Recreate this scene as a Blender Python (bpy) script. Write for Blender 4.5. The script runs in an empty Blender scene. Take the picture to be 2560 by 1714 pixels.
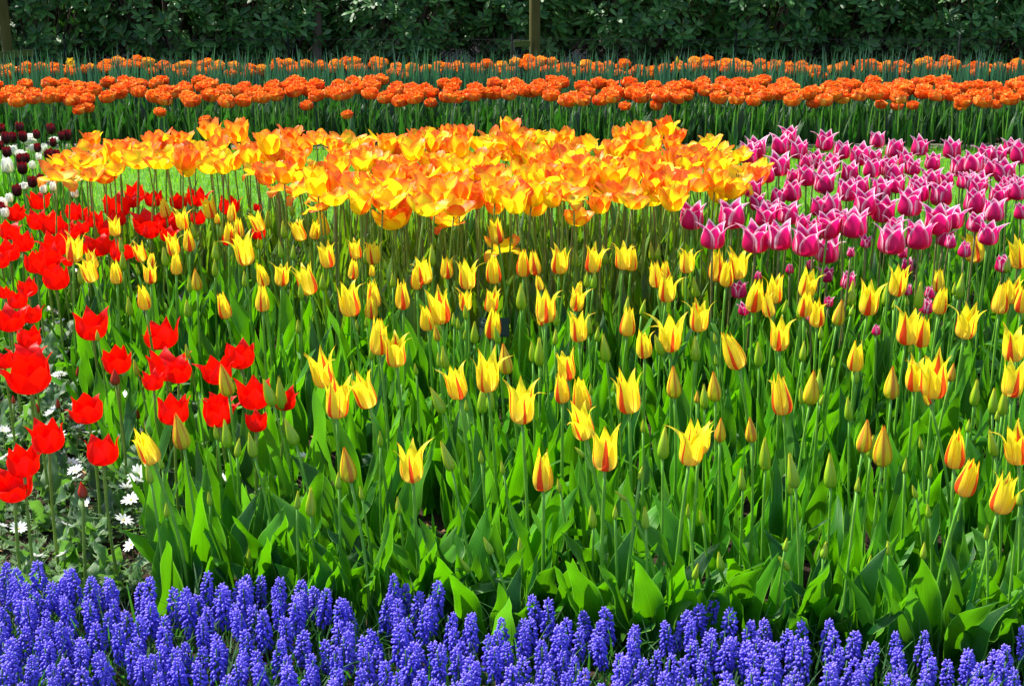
import bpy, math, random
import numpy as np
from mathutils import Vector, Matrix, Euler
R = math.radians
SC = bpy.context.scene
COL = SC.collection
rng = random.Random(7)
U = rng.uniform

# ------------------------------------------------------------------ camera
CAM_H, PITCH, FPX = 1.45, 17.1, 3555.6          # metres, degrees, focal length in photo pixels (2560 wide)
cd = bpy.data.cameras.new("camera"); cam = bpy.data.objects.new("camera", cd); COL.objects.link(cam)
cam.location = (0, 0, CAM_H); cam.rotation_euler = (R(90 - PITCH), 0, 0)
cd.sensor_width = 36; cd.lens = 50; cd.clip_end = 600; cd.clip_start = 0.05
SC.camera = cam
# ------------------------------------------------------------------ light
SUN_EL, SUN_AZ = 52.0, -60.0                     # azimuth from +Y towards +X: behind the beds, to the left
w = bpy.data.worlds.new("World"); SC.world = w; w.use_nodes = True
nt = w.node_tree; bg = nt.nodes['Background']
sky = nt.nodes.new('ShaderNodeTexSky'); sky.sky_type = 'NISHITA'; sky.sun_disc = False
sky.sun_elevation = R(SUN_EL); sky.sun_rotation = R(SUN_AZ) % (2 * math.pi)
sky.ozone_density = 1.0
nt.links.new(sky.outputs[0], bg.inputs[0]); bg.inputs[1].default_value = 0.15
sd = bpy.data.lights.new("sun", 'SUN'); so = bpy.data.objects.new("sun", sd); COL.objects.link(so)
sd.energy = 5.0; sd.angle = R(0.5); sd.color = (1.0, 0.95, 0.86)
sv = Vector((math.sin(R(SUN_AZ)) * math.cos(R(SUN_EL)), math.cos(R(SUN_AZ)) * math.cos(R(SUN_EL)), math.sin(R(SUN_EL))))
so.rotation_euler = (-sv).to_track_quat('-Z', 'Y').to_euler(); so.location = sv * 30
SC.view_settings.view_transform = 'Standard'; SC.view_settings.look = 'None'
SC.view_settings.exposure = 1.05; SC.view_settings.gamma = 1.0
SC.cycles.max_bounces = 8; SC.cycles.transmission_bounces = 6; SC.cycles.diffuse_bounces = 4

# ------------------------------------------------------------------ helpers
cp, sp = math.cos(R(PITCH)), math.sin(R(PITCH))
def at(px, py, z):
    """the point of height z that the photo shows at pixel (px,py) of 2560x1714, and its distance along the axis"""
    dx, dy = (px - 1280) / FPX, -(py - 857) / FPX
    d = Vector((dx, cp + dy * sp, -sp + dy * cp))
    t = (z - CAM_H) / d.z
    return Vector((0, 0, CAM_H)) + d * t, t
def at_y(px, py, y):
    dx, dy = (px - 1280) / FPX, -(py - 857) / FPX
    d = Vector((dx, cp + dy * sp, -sp + dy * cp))
    return Vector((0, 0, CAM_H)) + d * (y / d.y), y / d.y

def nodes(name):
    m = bpy.data.materials.new(name); m.use_nodes = True
    t = m.node_tree; t.nodes.clear()
    out = t.nodes.new('ShaderNodeOutputMaterial')
    def new(kind, **kw):
        n = t.nodes.new('ShaderNode' + kind)
        ins = kw.pop('ins', {})
        for k, v in kw.items(): setattr(n, k, v)
        for k, v in ins.items():
            if isinstance(v, bpy.types.NodeSocket): t.links.new(v, n.inputs[k])
            else: n.inputs[k].default_value = v
        return n
    return m, t, out, new
def c4(c): return (c[0], c[1], c[2], 1.0)
def ramp(new, fac, stops, interp='LINEAR'):
    n = new('ValToRGB', ins={0: fac}); e = n.color_ramp.elements
    n.color_ramp.interpolation = interp
    while len(e) < len(stops): e.new(0.5)
    for i, (p, c) in enumerate(stops): e[i].position = p; e[i].color = c4(c) if len(c) == 3 else c
    return n.outputs[0]
def mixc(new, fac, a, b, mode='MIX'):
    n = new('Mix', data_type='RGBA', blend_type=mode)
    for k, v in ((0, fac), (6, a), (7, b)):
        if isinstance(v, bpy.types.NodeSocket): new.__self_links__(v, n.inputs[k]) if False else n.id_data.links.new(v, n.inputs[k])
        else: n.inputs[k].default_value = c4(v) if k else v
    return n.outputs[2]
def math_(new, op, a, b=0.0, c=0.0, clamp=False):
    n = new('Math', operation=op, use_clamp=clamp)
    for k, v in enumerate((a, b, c)):
        if isinstance(v, bpy.types.NodeSocket): n.id_data.links.new(v, n.inputs[k])
        else: n.inputs[k].default_value = v
    return n.outputs[0]
def thin(new, t, out, col, tcol, tmix, rough, spec=0.5, nrm=None, coat=0.0):
    """thin living tissue: a surface that reflects, and lets part of the sun through"""
    p = new('BsdfPrincipled', ins={'Base Color': col, 'Roughness': rough, 'Specular IOR Level': spec})
    tr = new('BsdfTranslucent', ins={'Color': tcol})
    if nrm is not None:
        t.links.new(nrm, p.inputs['Normal']); t.links.new(nrm, tr.inputs['Normal'])
    mx = new('MixShader', ins={0: tmix}); t.links.new(p.outputs[0], mx.inputs[1]); t.links.new(tr.outputs[0], mx.inputs[2])
    t.links.new(mx.outputs[0], out.inputs[0])

def uvs(new):
    uv = new('UVMap'); s = new('SeparateXYZ'); s.id_data.links.new(uv.outputs[0], s.inputs[0])
    return uv.outputs[0], s.outputs[0], s.outputs[1]

def leaf_mat(name, dark, light, glow, tmix=0.45, rough=0.38, purple=None, spec=0.5, vein=0.6):
    m, t, out, new = nodes(name)
    uv, u, v = uvs(new)
    mp = new('Mapping', ins={0: uv, 3: (26, 0.9, 1)})
    vein_n = new('TexNoise', ins={0: mp.outputs[0], 'Scale': 1.0, 'Detail': 2.0})
    tc = new('TexCoord'); geo = new('NewGeometry')
    nz = new('TexNoise', ins={0: geo.outputs['Position'], 'Scale': 9.0, 'Detail': 2.0})
    at_ = new('Attribute', attribute_name='rnd')
    oi = new('ObjectInfo')
    f = math_(new, 'MULTIPLY_ADD', nz.outputs[0], 0.5, math_(new, 'MULTIPLY', vein_n.outputs[0], vein))
    f = math_(new, 'ADD', f, math_(new, 'MULTIPLY_ADD', math_(new, 'FRACT', math_(new, 'ADD', at_.outputs['Fac'], oi.outputs['Random'])), 1.0, -0.62))
    col = ramp(new, f, [(0.2, dark), (0.82, light)])
    wax = math_(new, 'MULTIPLY', math_(new, 'GREATER_THAN', math_(new, 'FRACT', math_(new, 'ADD', math_(new, 'MULTIPLY', at_.outputs['Fac'], 3.7), oi.outputs['Random'])), 0.88), 0.40)
    col = mixc(new, wax, col, (light[0] * 1.4 + .06, light[1] * 1.15 + .04, light[2] * 1.3 + .05))
    # paler rim along both edges
    e = math_(new, 'ABSOLUTE', math_(new, 'MULTIPLY_ADD', u, 2.0, -1.0))
    rim = math_(new, 'MULTIPLY', math_(new, 'GREATER_THAN', e, 0.90), 0.6)
    col = mixc(new, rim, col, (min(1, light[0] * 2.6 + .05), min(1, light[1] * 1.5 + .08), light[2] * 2 + .05))
    if purple:
        mp2 = new('Mapping', ins={0: uv, 3: (40, 0.7, 1)})
        pn = new('TexNoise', ins={0: mp2.outputs[0], 'Scale': 1.0, 'Detail': 1.0})
        k = math_(new, 'MULTIPLY', math_(new, 'GREATER_THAN', pn.outputs[0], 0.56), 0.55)
        col = mixc(new, k, col, purple)
    tcol = mixc(new, 0.6, col, glow)
    bmp = new('Bump', ins={'Strength': 0.5, 'Distance': 0.003, 'Height': vein_n.outputs[0]})
    thin(new, t, out, col, tcol, tmix, rough, spec, bmp.outputs[0])
    return m

def petal_mat(name, fn, tmix=0.5, rough=0.45, spec=0.3, boost=1.0):
    m, t, out, new = nodes(name)
    uv, u, v = uvs(new)
    e = math_(new, 'ABSOLUTE', math_(new, 'MULTIPLY_ADD', u, 2.0, -1.0))
    at_ = new('Attribute', attribute_name='rnd'); oi = new('ObjectInfo')
    geo = new('NewGeometry')
    mp = new('Mapping', ins={0: uv, 3: (22, 1.2, 1)})
    st = new('TexNoise', ins={0: mp.outputs[0], 'Scale': 1.0, 'Detail': 2.0})
    nz = new('TexNoise', ins={0: geo.outputs['Position'], 'Scale': 60.0, 'Detail': 2.0})
    env = dict(new=new, u=u, v=v, e=e, rnd=at_.outputs['Fac'], orn=oi.outputs['Random'], st=st.outputs[0], nz=nz.outputs[0], back=geo.outputs['Backfacing'])
    col = fn(**env)
    tc = mixc(new, 1.0, col, (boost, boost, boost), 'MULTIPLY') if boost != 1 else col
    bmp = new('Bump', ins={'Strength': 0.3, 'Distance': 0.0015, 'Height': st.outputs[0]})
    thin(new, t, out, col, tc, tmix, rough, spec, bmp.outputs[0])
    return m

def solid(name, dark, light, scale=20.0, rough=0.7, bump=0.3, dist=0.01, stretch=(1, 1, 1), detail=5.0, stops=None, spec=0.3):
    m, t, out, new = nodes(name)
    tc = new('TexCoord'); mp = new('Mapping', ins={0: tc.outputs['Object'], 3: stretch})
    nz = new('TexNoise', ins={0: mp.outputs[0], 'Scale': scale, 'Detail': detail})
    col = ramp(new, nz.outputs[0], stops or [(0.3, dark), (0.7, light)])
    b = new('Bump', ins={'Strength': bump, 'Distance': dist, 'Height': nz.outputs[0]})
    p = new('BsdfPrincipled', ins={'Base Color': col, 'Roughness': rough, 'Normal': b.outputs[0], 'Specular IOR Level': spec})
    t.links.new(p.outputs[0], out.inputs[0])
    return m

# ---- petals
def f_yellow(new, u, v, e, rnd, orn, st, nz, back):
    base = ramp(new, v, [(0.0, (0.86, 0.56, 0.16)), (0.16, (0.90, 0.70, 0.10)), (0.45, (0.93, 0.78, 0.030)), (0.84, (0.92, 0.83, 0.020)), (1.0, (0.96, 0.52, 0.01))])
    # red flame: a band up the middle that narrows to the tip, on some petals wider than on others
    wdt = math_(new, 'MULTIPLY', math_(new, 'SUBTRACT', 1.0, math_(new, 'MULTIPLY', v, 0.8)), math_(new, 'MULTIPLY_ADD', rnd, math_(new, 'MULTIPLY_ADD', orn, 0.40, 0.36), 0.0))
    edge = math_(new, 'ADD', e, math_(new, 'MULTIPLY_ADD', st, 0.28, -0.14))
    k = math_(new, 'MULTIPLY', math_(new, 'LESS_THAN', edge, wdt), math_(new, 'LESS_THAN', v, 0.93))
    k = math_(new, 'MULTIPLY', k, 0.92)
    return mixc(new, k, base, (0.80, 0.03, 0.01))
def f_half(new, u, v, e, rnd, orn, st, nz, back):
    base = ramp(new, v, [(0.0, (0.38, 0.48, 0.02)), (0.3, (0.74, 0.66, 0.015)), (0.8, (0.85, 0.55, 0.01)), (1.0, (0.85, 0.22, 0.01))])
    k = math_(new, 'LESS_THAN', math_(new, 'ADD', e, math_(new, 'MULTIPLY_ADD', st, 0.6, -0.3)), math_(new, 'MULTIPLY_ADD', rnd, 0.5, 0.05))
    return mixc(new, math_(new, 'MULTIPLY', k, 0.7), base, (0.62, 0.10, 0.02))
def f_bud(new, u, v, e, rnd, orn, st, nz, back):
    base = ramp(new, v, [(0.0, (0.17, 0.42, 0.012)), (0.55, (0.34, 0.57, 0.016)), (1.0, (0.72, 0.66, 0.03))])
    k = ramp(new, math_(new, 'ADD', e, math_(new, 'MULTIPLY_ADD', orn, 0.5, -0.3)), [(0.45, (0, 0, 0)), (1.0, (1, 1, 1))])
    return mixc(new, k, base, (0.55, 0.55, 0.02))
def f_red(new, u, v, e, rnd, orn, st, nz, back):
    base = ramp(new, math_(new, 'MULTIPLY_ADD', st, 0.5, math_(new, 'MULTIPLY', v, 0.5)), [(0.1, (0.66, 0.002, 0.0)), (0.45, (0.90, 0.003, 0.0)), (0.9, (0.94, 0.008, 0.001))])
    return mixc(new, math_(new, 'MULTIPLY', math_(new, 'LESS_THAN', v, 0.10), 0.8), base, (0.25, 0.01, 0.0))
def f_redbud(new, u, v, e, rnd, orn, st, nz, back):
    return ramp(new, v, [(0.0, (0.10, 0.12, 0.01)), (0.35, (0.45, 0.06, 0.02)), (1.0, (0.75, 0.02, 0.0))])
def f_pink(new, u, v, e, rnd, orn, st, nz, back):
    base = ramp(new, v, [(0.0, (0.65, 0.42, 0.22)), (0.10, (0.70, 0.08, 0.16)), (0.25, (0.60, 0.003, 0.085)), (0.8, (0.70, 0.010, 0.20)), (1.0, (0.88, 0.38, 0.52))])
    s = math_(new, 'ADD', e, math_(new, 'MULTIPLY_ADD', st, 0.8, math_(new, 'MULTIPLY_ADD', v, 0.42, -0.60)))
    s = math_(new, 'ADD', s, math_(new, 'MULTIPLY_ADD', math_(new, 'FRACT', math_(new, 'ADD', orn, rnd)), 0.16, -0.05))
    k = ramp(new, s, [(0.72, (0, 0, 0)), (0.99, (1, 1, 1))])
    return mixc(new, k, base, (0.93, 0.72, 0.79))
def f_flame(new, u, v, e, rnd, orn, st, nz, back):
    s = math_(new, 'MULTIPLY_ADD', v, 0.55, math_(new, 'MULTIPLY', e, 0.26))
    s = math_(new, 'ADD', s, math_(new, 'MULTIPLY_ADD', st, 0.42, -0.21))
    s = math_(new, 'ADD', s, math_(new, 'MULTIPLY_ADD', math_(new, 'FRACT', math_(new, 'ADD', orn, math_(new, 'MULTIPLY', rnd, 0.5))), 0.50, -0.20))
    return ramp(new, s, [(0.32, (0.95, 0.80, 0.012)), (0.48, (0.97, 0.62, 0.014)), (0.60, (0.97, 0.34, 0.014)), (0.95, (0.90, 0.11, 0.02))])
def f_double(new, u, v, e, rnd, orn, st, nz, back):
    s = math_(new, 'MULTIPLY_ADD', v, 0.30, math_(new, 'MULTIPLY', e, 0.28))
    s = math_(new, 'ADD', s, math_(new, 'MULTIPLY_ADD', st, 0.3, math_(new, 'MULTIPLY_ADD', math_(new, 'FRACT', math_(new, 'ADD', orn, rnd)), 0.45, -0.2)))
    return ramp(new, s, [(0.1, (0.62, 0.032, 0.003)), (0.40, (0.88, 0.10, 0.007)), (0.66, (0.95, 0.23, 0.016)), (0.95, (0.98, 0.60, 0.11))])
def f_doublefar(new, u, v, e, rnd, orn, st, nz, back):
    s = math_(new, 'ADD', math_(new, 'MULTIPLY', e, 0.3), math_(new, 'MULTIPLY_ADD', st, 0.4, math_(new, 'MULTIPLY', orn, 0.3)))
    return ramp(new, s, [(0.1, (0.86, 0.11, 0.006)), (0.45, (0.95, 0.26, 0.012)), (0.8, (0.97, 0.60, 0.04))])
def f_dark(new, u, v, e, rnd, orn, st, nz, back):
    return ramp(new, v, [(0.0, (0.012, 0.003, 0.006)), (0.6, (0.05, 0.003, 0.008)), (1.0, (0.22, 0.004, 0.010))])
def f_white(new, u, v, e, rnd, orn, st, nz, back):
    return ramp(new, v, [(0.0, (0.35, 0.48, 0.16)), (0.35, (0.80, 0.80, 0.55)), (1.0, (0.86, 0.85, 0.78))])
def f_plainwhite(new, u, v, e, rnd, orn, st, nz, back):
    return ramp(new, v, [(0.0, (0.70, 0.75, 0.62)), (1.0, (0.88, 0.88, 0.86))])
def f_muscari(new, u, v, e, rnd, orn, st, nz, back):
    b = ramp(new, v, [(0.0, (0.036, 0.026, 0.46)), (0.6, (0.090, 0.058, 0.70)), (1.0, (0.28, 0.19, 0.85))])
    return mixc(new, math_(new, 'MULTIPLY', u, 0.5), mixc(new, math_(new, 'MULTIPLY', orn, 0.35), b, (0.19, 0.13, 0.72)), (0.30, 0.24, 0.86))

M = {}
M['yellow'] = petal_mat('yellow_petal', f_yellow, 0.5)
M['half'] = petal_mat('turning_bud', f_half, 0.25)
M['bud'] = petal_mat('green_bud', f_bud, 0.18, 0.35, 0.5)
M['red'] = petal_mat('red_petal', f_red, 0.5)
M['redbud'] = petal_mat('red_bud', f_redbud, 0.3)
M['pink'] = petal_mat('pink_petal', f_pink, 0.45)
M['flame'] = petal_mat('flame_petal', f_flame, 0.5)
M['double'] = petal_mat('double_petal', f_double, 0.38, 0.5)
M['doublefar'] = petal_mat('far_double_petal', f_doublefar, 0.45, 0.5)
M['dark'] = petal_mat('dark_petal', f_dark, 0.4, 0.35)
M['white'] = petal_mat('white_petal', f_white, 0.35)
M['anem'] = petal_mat('anemone_petal', f_plainwhite, 0.35)
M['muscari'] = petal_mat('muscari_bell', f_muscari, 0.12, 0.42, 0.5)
M['leaf'] = leaf_mat('tulip_leaf', (0.002, 0.050, 0.006), (0.062, 0.28, 0.003), (0.18, 0.60, 0.0), 0.43, 0.42, spec=0.35)
M['leaf_red'] = leaf_mat('striped_leaf', (0.030, 0.095, 0.030), (0.10, 0.25, 0.06), (0.18, 0.50, 0.01), 0.38, 0.45, purple=(0.09, 0.05, 0.06))
M['leaf_olive'] = leaf_mat('olive_leaf', (0.020, 0.085, 0.008), (0.085, 0.22, 0.012), (0.26, 0.52, 0.0), 0.42, 0.4)
M['leaf_dark'] = leaf_mat('dark_leaf', (0.006, 0.045, 0.008), (0.028, 0.12, 0.012), (0.05, 0.26, 0.01), 0.32, 0.4)
M['blade'] = leaf_mat('daffodil_leaf', (0.015, 0.075, 0.040), (0.045, 0.16, 0.075), (0.06, 0.26, 0.06), 0.28, 0.38)
M['grassy'] = leaf_mat('muscari_leaf', (0.010, 0.075, 0.014), (0.035, 0.17, 0.020), (0.10, 0.42, 0.01), 0.38, 0.4)
M['fern'] = leaf_mat('anemone_leaf', (0.020, 0.085, 0.015), (0.085, 0.22, 0.03), (0.20, 0.45, 0.02), 0.35, 0.5)
M['grass'] = leaf_mat('lawn_grass', (0.07, 0.26, 0.008), (0.17, 0.42, 0.01), (0.36, 0.78, 0.0), 0.45, 0.5)
M['rhodo'] = leaf_mat('rhododendron_leaf', (0.008, 0.062, 0.008), (0.070, 0.21, 0.034), (0.12, 0.42, 0.02), 0.22, 0.42, spec=0.45)
M['shoot'] = leaf_mat('new_shoot', (0.16, 0.22, 0.02), (0.42, 0.40, 0.05), (0.45, 0.48, 0.03), 0.3, 0.5)
M['treeleaf'] = leaf_mat('tree_leaf', (0.03, 0.11, 0.01), (0.09, 0.24, 0.02), (0.2, 0.5, 0.02), 0.4, 0.5)
M['stem'] = solid('green_stem', (0.08, 0.28, 0.015), (0.18, 0.40, 0.03), 30, 0.45, 0.1, 0.001, spec=0.5)
M['stem_olive'] = solid('olive_stem', (0.11, 0.20, 0.015), (0.21, 0.32, 0.03), 30, 0.5, 0.1, 0.001, spec=0.5)
M['stem_brown'] = solid('brown_stem', (0.10, 0.12, 0.025), (0.19, 0.19, 0.05), 30, 0.5, 0.1, 0.001, spec=0.5)
M['mstem'] = solid('muscari_stem', (0.04, 0.11, 0.03), (0.08, 0.17, 0.06), 30, 0.5, 0.1, 0.001)
M['anther'] = solid('anther', (0.02, 0.015, 0.01), (0.05, 0.035, 0.02), 60, 0.7)
M['eye'] = solid('flower_eye', (0.55, 0.40, 0.03), (0.75, 0.60, 0.08), 200, 0.7)
M['soil'] = solid('soil', (0.010, 0.007, 0.005), (0.055, 0.035, 0.022), 28, 0.95, 1.0, 0.03, detail=8, spec=0.1)
M['litter'] = solid('dry_scraps', (0.14, 0.07, 0.03), (0.42, 0.26, 0.12), 40, 0.9)
M['lawn'] = solid('lawn_base', (0.03, 0.12, 0.01), (0.10, 0.26, 0.015), 14, 0.9, 0.6, 0.02)
M['strip'] = solid('bed_edge', (0.10, 0.085, 0.07), (0.20, 0.17, 0.14), 40, 0.95, 0.6, 0.01)
M['bark'] = solid('mossy_bark', (0.045, 0.044, 0.006), (0.105, 0.100, 0.018), 16, 0.9, 0.5, 0.006, (1, 1, 0.12))
M['bark_dark'] = solid('dark_bark', (0.045, 0.035, 0.025), (0.10, 0.08, 0.055), 16, 0.9, 0.5, 0.006, (1, 1, 0.12))
M['batten'] = solid('mossy_board', (0.03, 0.05, 0.006), (0.07, 0.10, 0.015), 20, 0.9, 0.3, 0.003, (0.15, 1, 1))
M['wire'] = solid('wire', (0.02, 0.02, 0.02), (0.04, 0.04, 0.04), 50, 0.6)
M['plaque'] = solid('plaque_green', (0.004, 0.026, 0.010), (0.006, 0.034, 0.013), 8, 0.6, 0.05, 0.001)
M['letter'] = solid('letter_grey', (0.14, 0.20, 0.14), (0.18, 0.24, 0.18), 8, 0.6, 0.0)
M['post'] = solid('post_dark', (0.008, 0.010, 0.008), (0.015, 0.02, 0.015), 20, 0.95, spec=0.05)

class MB:
    def __init__(s): s.v = []; s.f = []; s.uv = []; s.r = []; s.mi = []; s.n = 0
    def add(s, verts, faces, uv, rnd, mi=0):
        s.v.append(np.asarray(verts, dtype=np.float64).reshape(-1, 3)); s.uv.append(np.asarray(uv, dtype=np.float64).reshape(-1, 2))
        k = len(s.v[-1]); s.r.append(np.full(k, rnd)); f = np.asarray(faces, dtype=np.int64) + s.n
        s.f.append(f); s.mi.append(np.full(len(f), mi)); s.n += k
    def grid(s, P, rnd, mi=0, uv=None, wrap=False):
        """P: (nv,nu,3)"""
        nv, nu = P.shape[:2]
        if uv is None:
            uu, vv = np.meshgrid(np.linspace(0, 1, nu), np.linspace(0, 1, nv)); uv = np.stack([uu, vv], -1)
        ix = np.arange(nv * nu).reshape(nv, nu)
        if wrap: ix = np.concatenate([ix, ix[:, :1]], 1)
        a = ix[:-1, :-1].ravel(); b = ix[:-1, 1:].ravel(); c = ix[1:, 1:].ravel(); d = ix[1:, :-1].ravel()
        s.add(P.reshape(-1, 3), np.stack([a, b, c, d], 1), uv.reshape(-1, 2), rnd, mi)
    def put(s, mesh, mat, rnd=None):
        """append another MB, transformed by a 4x4"""
        A = np.array(mat); n0 = s.n
        for v, f, uv, r, mi in zip(mesh.v, mesh.f, mesh.uv, mesh.r, mesh.mi):
            v2 = v @ A[:3, :3].T + A[:3, 3]
            s.v.append(v2); s.f.append(f + n0); s.uv.append(uv); s.r.append(r if rnd is None else np.full(len(r), rnd)); s.mi.append(mi)
        s.n = n0 + mesh.n
    def build(s, name, mats):
        me = bpy.data.meshes.new(name)
        V = np.concatenate(s.v); nf = sum(len(f) for f in s.f)
        sizes = np.concatenate([np.full(len(f), f.shape[1]) for f in s.f]); loops = np.concatenate([f.ravel() for f in s.f])
        me.vertices.add(len(V)); me.vertices.foreach_set('co', V.astype(np.float32).ravel())
        me.loops.add(len(loops)); me.loops.foreach_set('vertex_index', loops.astype(np.int32))
        me.polygons.add(nf)
        st = np.concatenate([[0], np.cumsum(sizes)[:-1]])
        me.polygons.foreach_set('loop_start', st.astype(np.int32)); me.polygons.foreach_set('loop_total', sizes.astype(np.int32))
        me.polygons.foreach_set('use_smooth', np.ones(nf, dtype=bool))
        me.polygons.foreach_set('material_index', np.concatenate(s.mi).astype(np.int32))
        uvl = me.uv_layers.new(name='UVMap'); UV = np.concatenate(s.uv)[loops]
        uvl.data.foreach_set('uv', UV.astype(np.float32).ravel())
        a = me.attributes.new('rnd', 'FLOAT', 'POINT'); a.data.foreach_set('value', np.concatenate(s.r).astype(np.float32))
        for m in (mats if isinstance(mats, (list, tuple)) else [mats]): me.materials.append(m)
        me.update(calc_edges=True); me.validate()
        return me

def obj(name, me, parent=None, loc=(0, 0, 0), rot=(0, 0, 0), scale=1.0):
    o = bpy.data.objects.new(name, me); COL.objects.link(o)
    o.location = loc; o.rotation_euler = rot
    o.scale = (scale,) * 3 if isinstance(scale, (int, float)) else scale
    if parent: o.parent = parent
    return o
def thing(name, label, cat, loc, group=None, me=None, rot=(0, 0, 0)):
    o = obj(name, me, None, loc, rot); o['label'] = label; o['category'] = cat
    if group: o['group'] = group
    return o
def structure(name, me): o = obj(name, me); o['kind'] = 'structure'; return o
def stuff(name, me, label): o = obj(name, me); o['kind'] = 'stuff'; o['label'] = label; o['category'] = 'plants'; return o

def bez(ctrl, n):
    P = np.array(ctrl, float); t = np.linspace(0, 1, n)[:, None]; k = len(P) - 1
    return sum(math.comb(k, i) * (1 - t) ** (k - i) * t ** i * P[i] for i in range(k + 1))
def ip(ys, n): return np.interp(np.linspace(0, 1, n), np.linspace(0, 1, len(ys)), ys)
def smooth_w(ys, n):
    x = np.linspace(0, 1, 200); y = np.interp(x, np.linspace(0, 1, len(ys)), ys)
    k = np.ones(21) / 21; y2 = np.convolve(np.pad(y, 10, mode='edge'), k, mode='valid'); y2[0] = y[0]; y2[-1] = y[-1]
    y2[-8:] = np.linspace(y2[-8], y[-1], 8)
    return np.interp(np.linspace(0, 1, n), x, y2)

def petal(mb, th, ctrl, wid, nu=7, nv=11, ruff=0.0, rnd=0.5, cup=0.85, twist=0.0, keel=0.0, mi=0, fr=(2.0, 4.0), rx=0):
    C = bez(ctrl, nv); r, z = C[:, 0], C[:, 1]
    hw = smooth_w(wid, nv) if isinstance(wid, list) else wid
    u = np.linspace(-1, 1, nu)[None, :]
    r = r[:, None]; z = z[:, None]; hw = hw[:, None]; v = np.linspace(0, 1, nv)[:, None]
    rc = np.maximum(r, hw * cup) + 1e-4
    a = u * hw / rc
    tx = rc * np.sin(a); rr = r - rc * (1 - np.cos(a)) * np.minimum(1, 1.15 - 0.3 * v) + keel * (1 - np.abs(u)) * hw
    ph = U(0, 6.3); k1 = U(*fr) * 3.1
    off = ruff * (np.sin(k1 * v + ph + u * 1.3) * np.abs(u) + 0.6 * np.sin(u * 5 + ph * 2) * v ** 2) * np.minimum(1, v * 2)
    rr = rr + off; zz = z + off * 0.5 * (r > 0)
    tt = tx + twist * v ** 2 * hw
    ct, st = math.cos(th), math.sin(th)
    X = rr * ct - tt * st; Y = rr * st + tt * ct
    mb.grid(np.stack([X, Y, zz + 0 * u], -1), rnd, mi)

# flower heads: height 1, standing on the origin
def jit(ctrl, a): return [(max(0.01, r + U(-a, a) * (i > 1)), z + U(-a, a) * .6 * (i > 1)) for i, (r, z) in enumerate(ctrl)]
LW = [.30, .85, 1, .90, .58, .24, .01]
def lily(openness, rnd_lo=0.0, rnd_hi=1.0, slim=1.0):
    mb = MB(); a0 = U(0, 6.3)
    for k in range(6):
        outer = k % 2 == 0; s = (1.0 if outer else 0.88) * slim
        fl = openness * U(0.5, 1.3); far = U(0, 1) < openness * 0.28
        tip = 0.09 + fl * 0.34 + (0.24 if far else 0)
        ctrl = [(.03, 0), (.36 * s, -.05), (.30 * s, .32), (.20 * s, .58), (.12 * s + fl * .11, .80), (tip * s, (1.0 if outer else .93) - (0.10 if far else 0) + U(-.10, .04))]
        petal(mb, a0 + k * math.pi / 3 + U(-.14, .14), jit(ctrl, .030), [w_ * .215 * slim for w_ in LW], 9, 14, .008, rng.choice([.45, .7, .95, 1.0]) if outer else U(0, .10), .8, U(-.35, .35) * (.3 + openness), keel=.05)
    return mb
def closedbud(fat=1.0):
    mb = MB(); a0 = U(0, 6.3)
    for k in range(6):
        outer = k % 2 == 0; s = (1.0 if outer else 0.93) * fat
        petal(mb, a0 + k * math.pi / 3, jit([(.03, 0), (.30 * s, -.02), (.27 * s, .36), (.10 * s, .68), (.045, .86), (.012 + (.03 if outer else 0) * U(0, 1), 1.0 if outer else .95)], .01),
              [w_ * .17 * fat for w_ in LW], 7, 12, .003, U(0, 1), .95, keel=.05)
    return mb
def redcup():
    mb = MB(); a0 = U(0, 6.3)
    for k in range(6):
        outer = k % 2 == 0; s = 1.0 if outer else .86; tip = U(.38, .78)
        far = U(0, 1) < .22
        ctrl = [(.04, 0), (.56 * s, -.06), (.58 * s, .38), (.40 * s, .70), ((tip + .25 if far else tip) * s, (.80 if far else 1.0) * U(.88, 1.06) + (0 if outer else .02))]
        petal(mb, a0 + k * math.pi / 3 + U(-.1, .1), jit(ctrl, .02), [.18, .38, .45, .43, .32, .15, .01], 9, 12, .028, U(0, 1), .8, U(-.2, .2), keel=.03)
    return mb
def pinkcup(openness):
    mb = MB(); a0 = U(0, 6.3)
    for k in range(6):
        outer = k % 2 == 0; s = 1.0 if outer else .85; tip = .16 + openness * U(.15, .5)
        ctrl = [(.04, 0), (.56 * s, -.04), (.52 * s, .36), (.24 * s, .62), (.18 + openness * .12, .82), (tip * s + .06, (1.0 if outer else .95) - openness * U(0, .1))]
        petal(mb, a0 + k * math.pi / 3 + U(-.08, .08), jit(ctrl, .015), [.15, .34, .40, .37, .26, .12, .012], 9, 13, .010, U(0, 1), .8, U(-.3, .3) * openness, keel=.05)
    return mb
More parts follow.
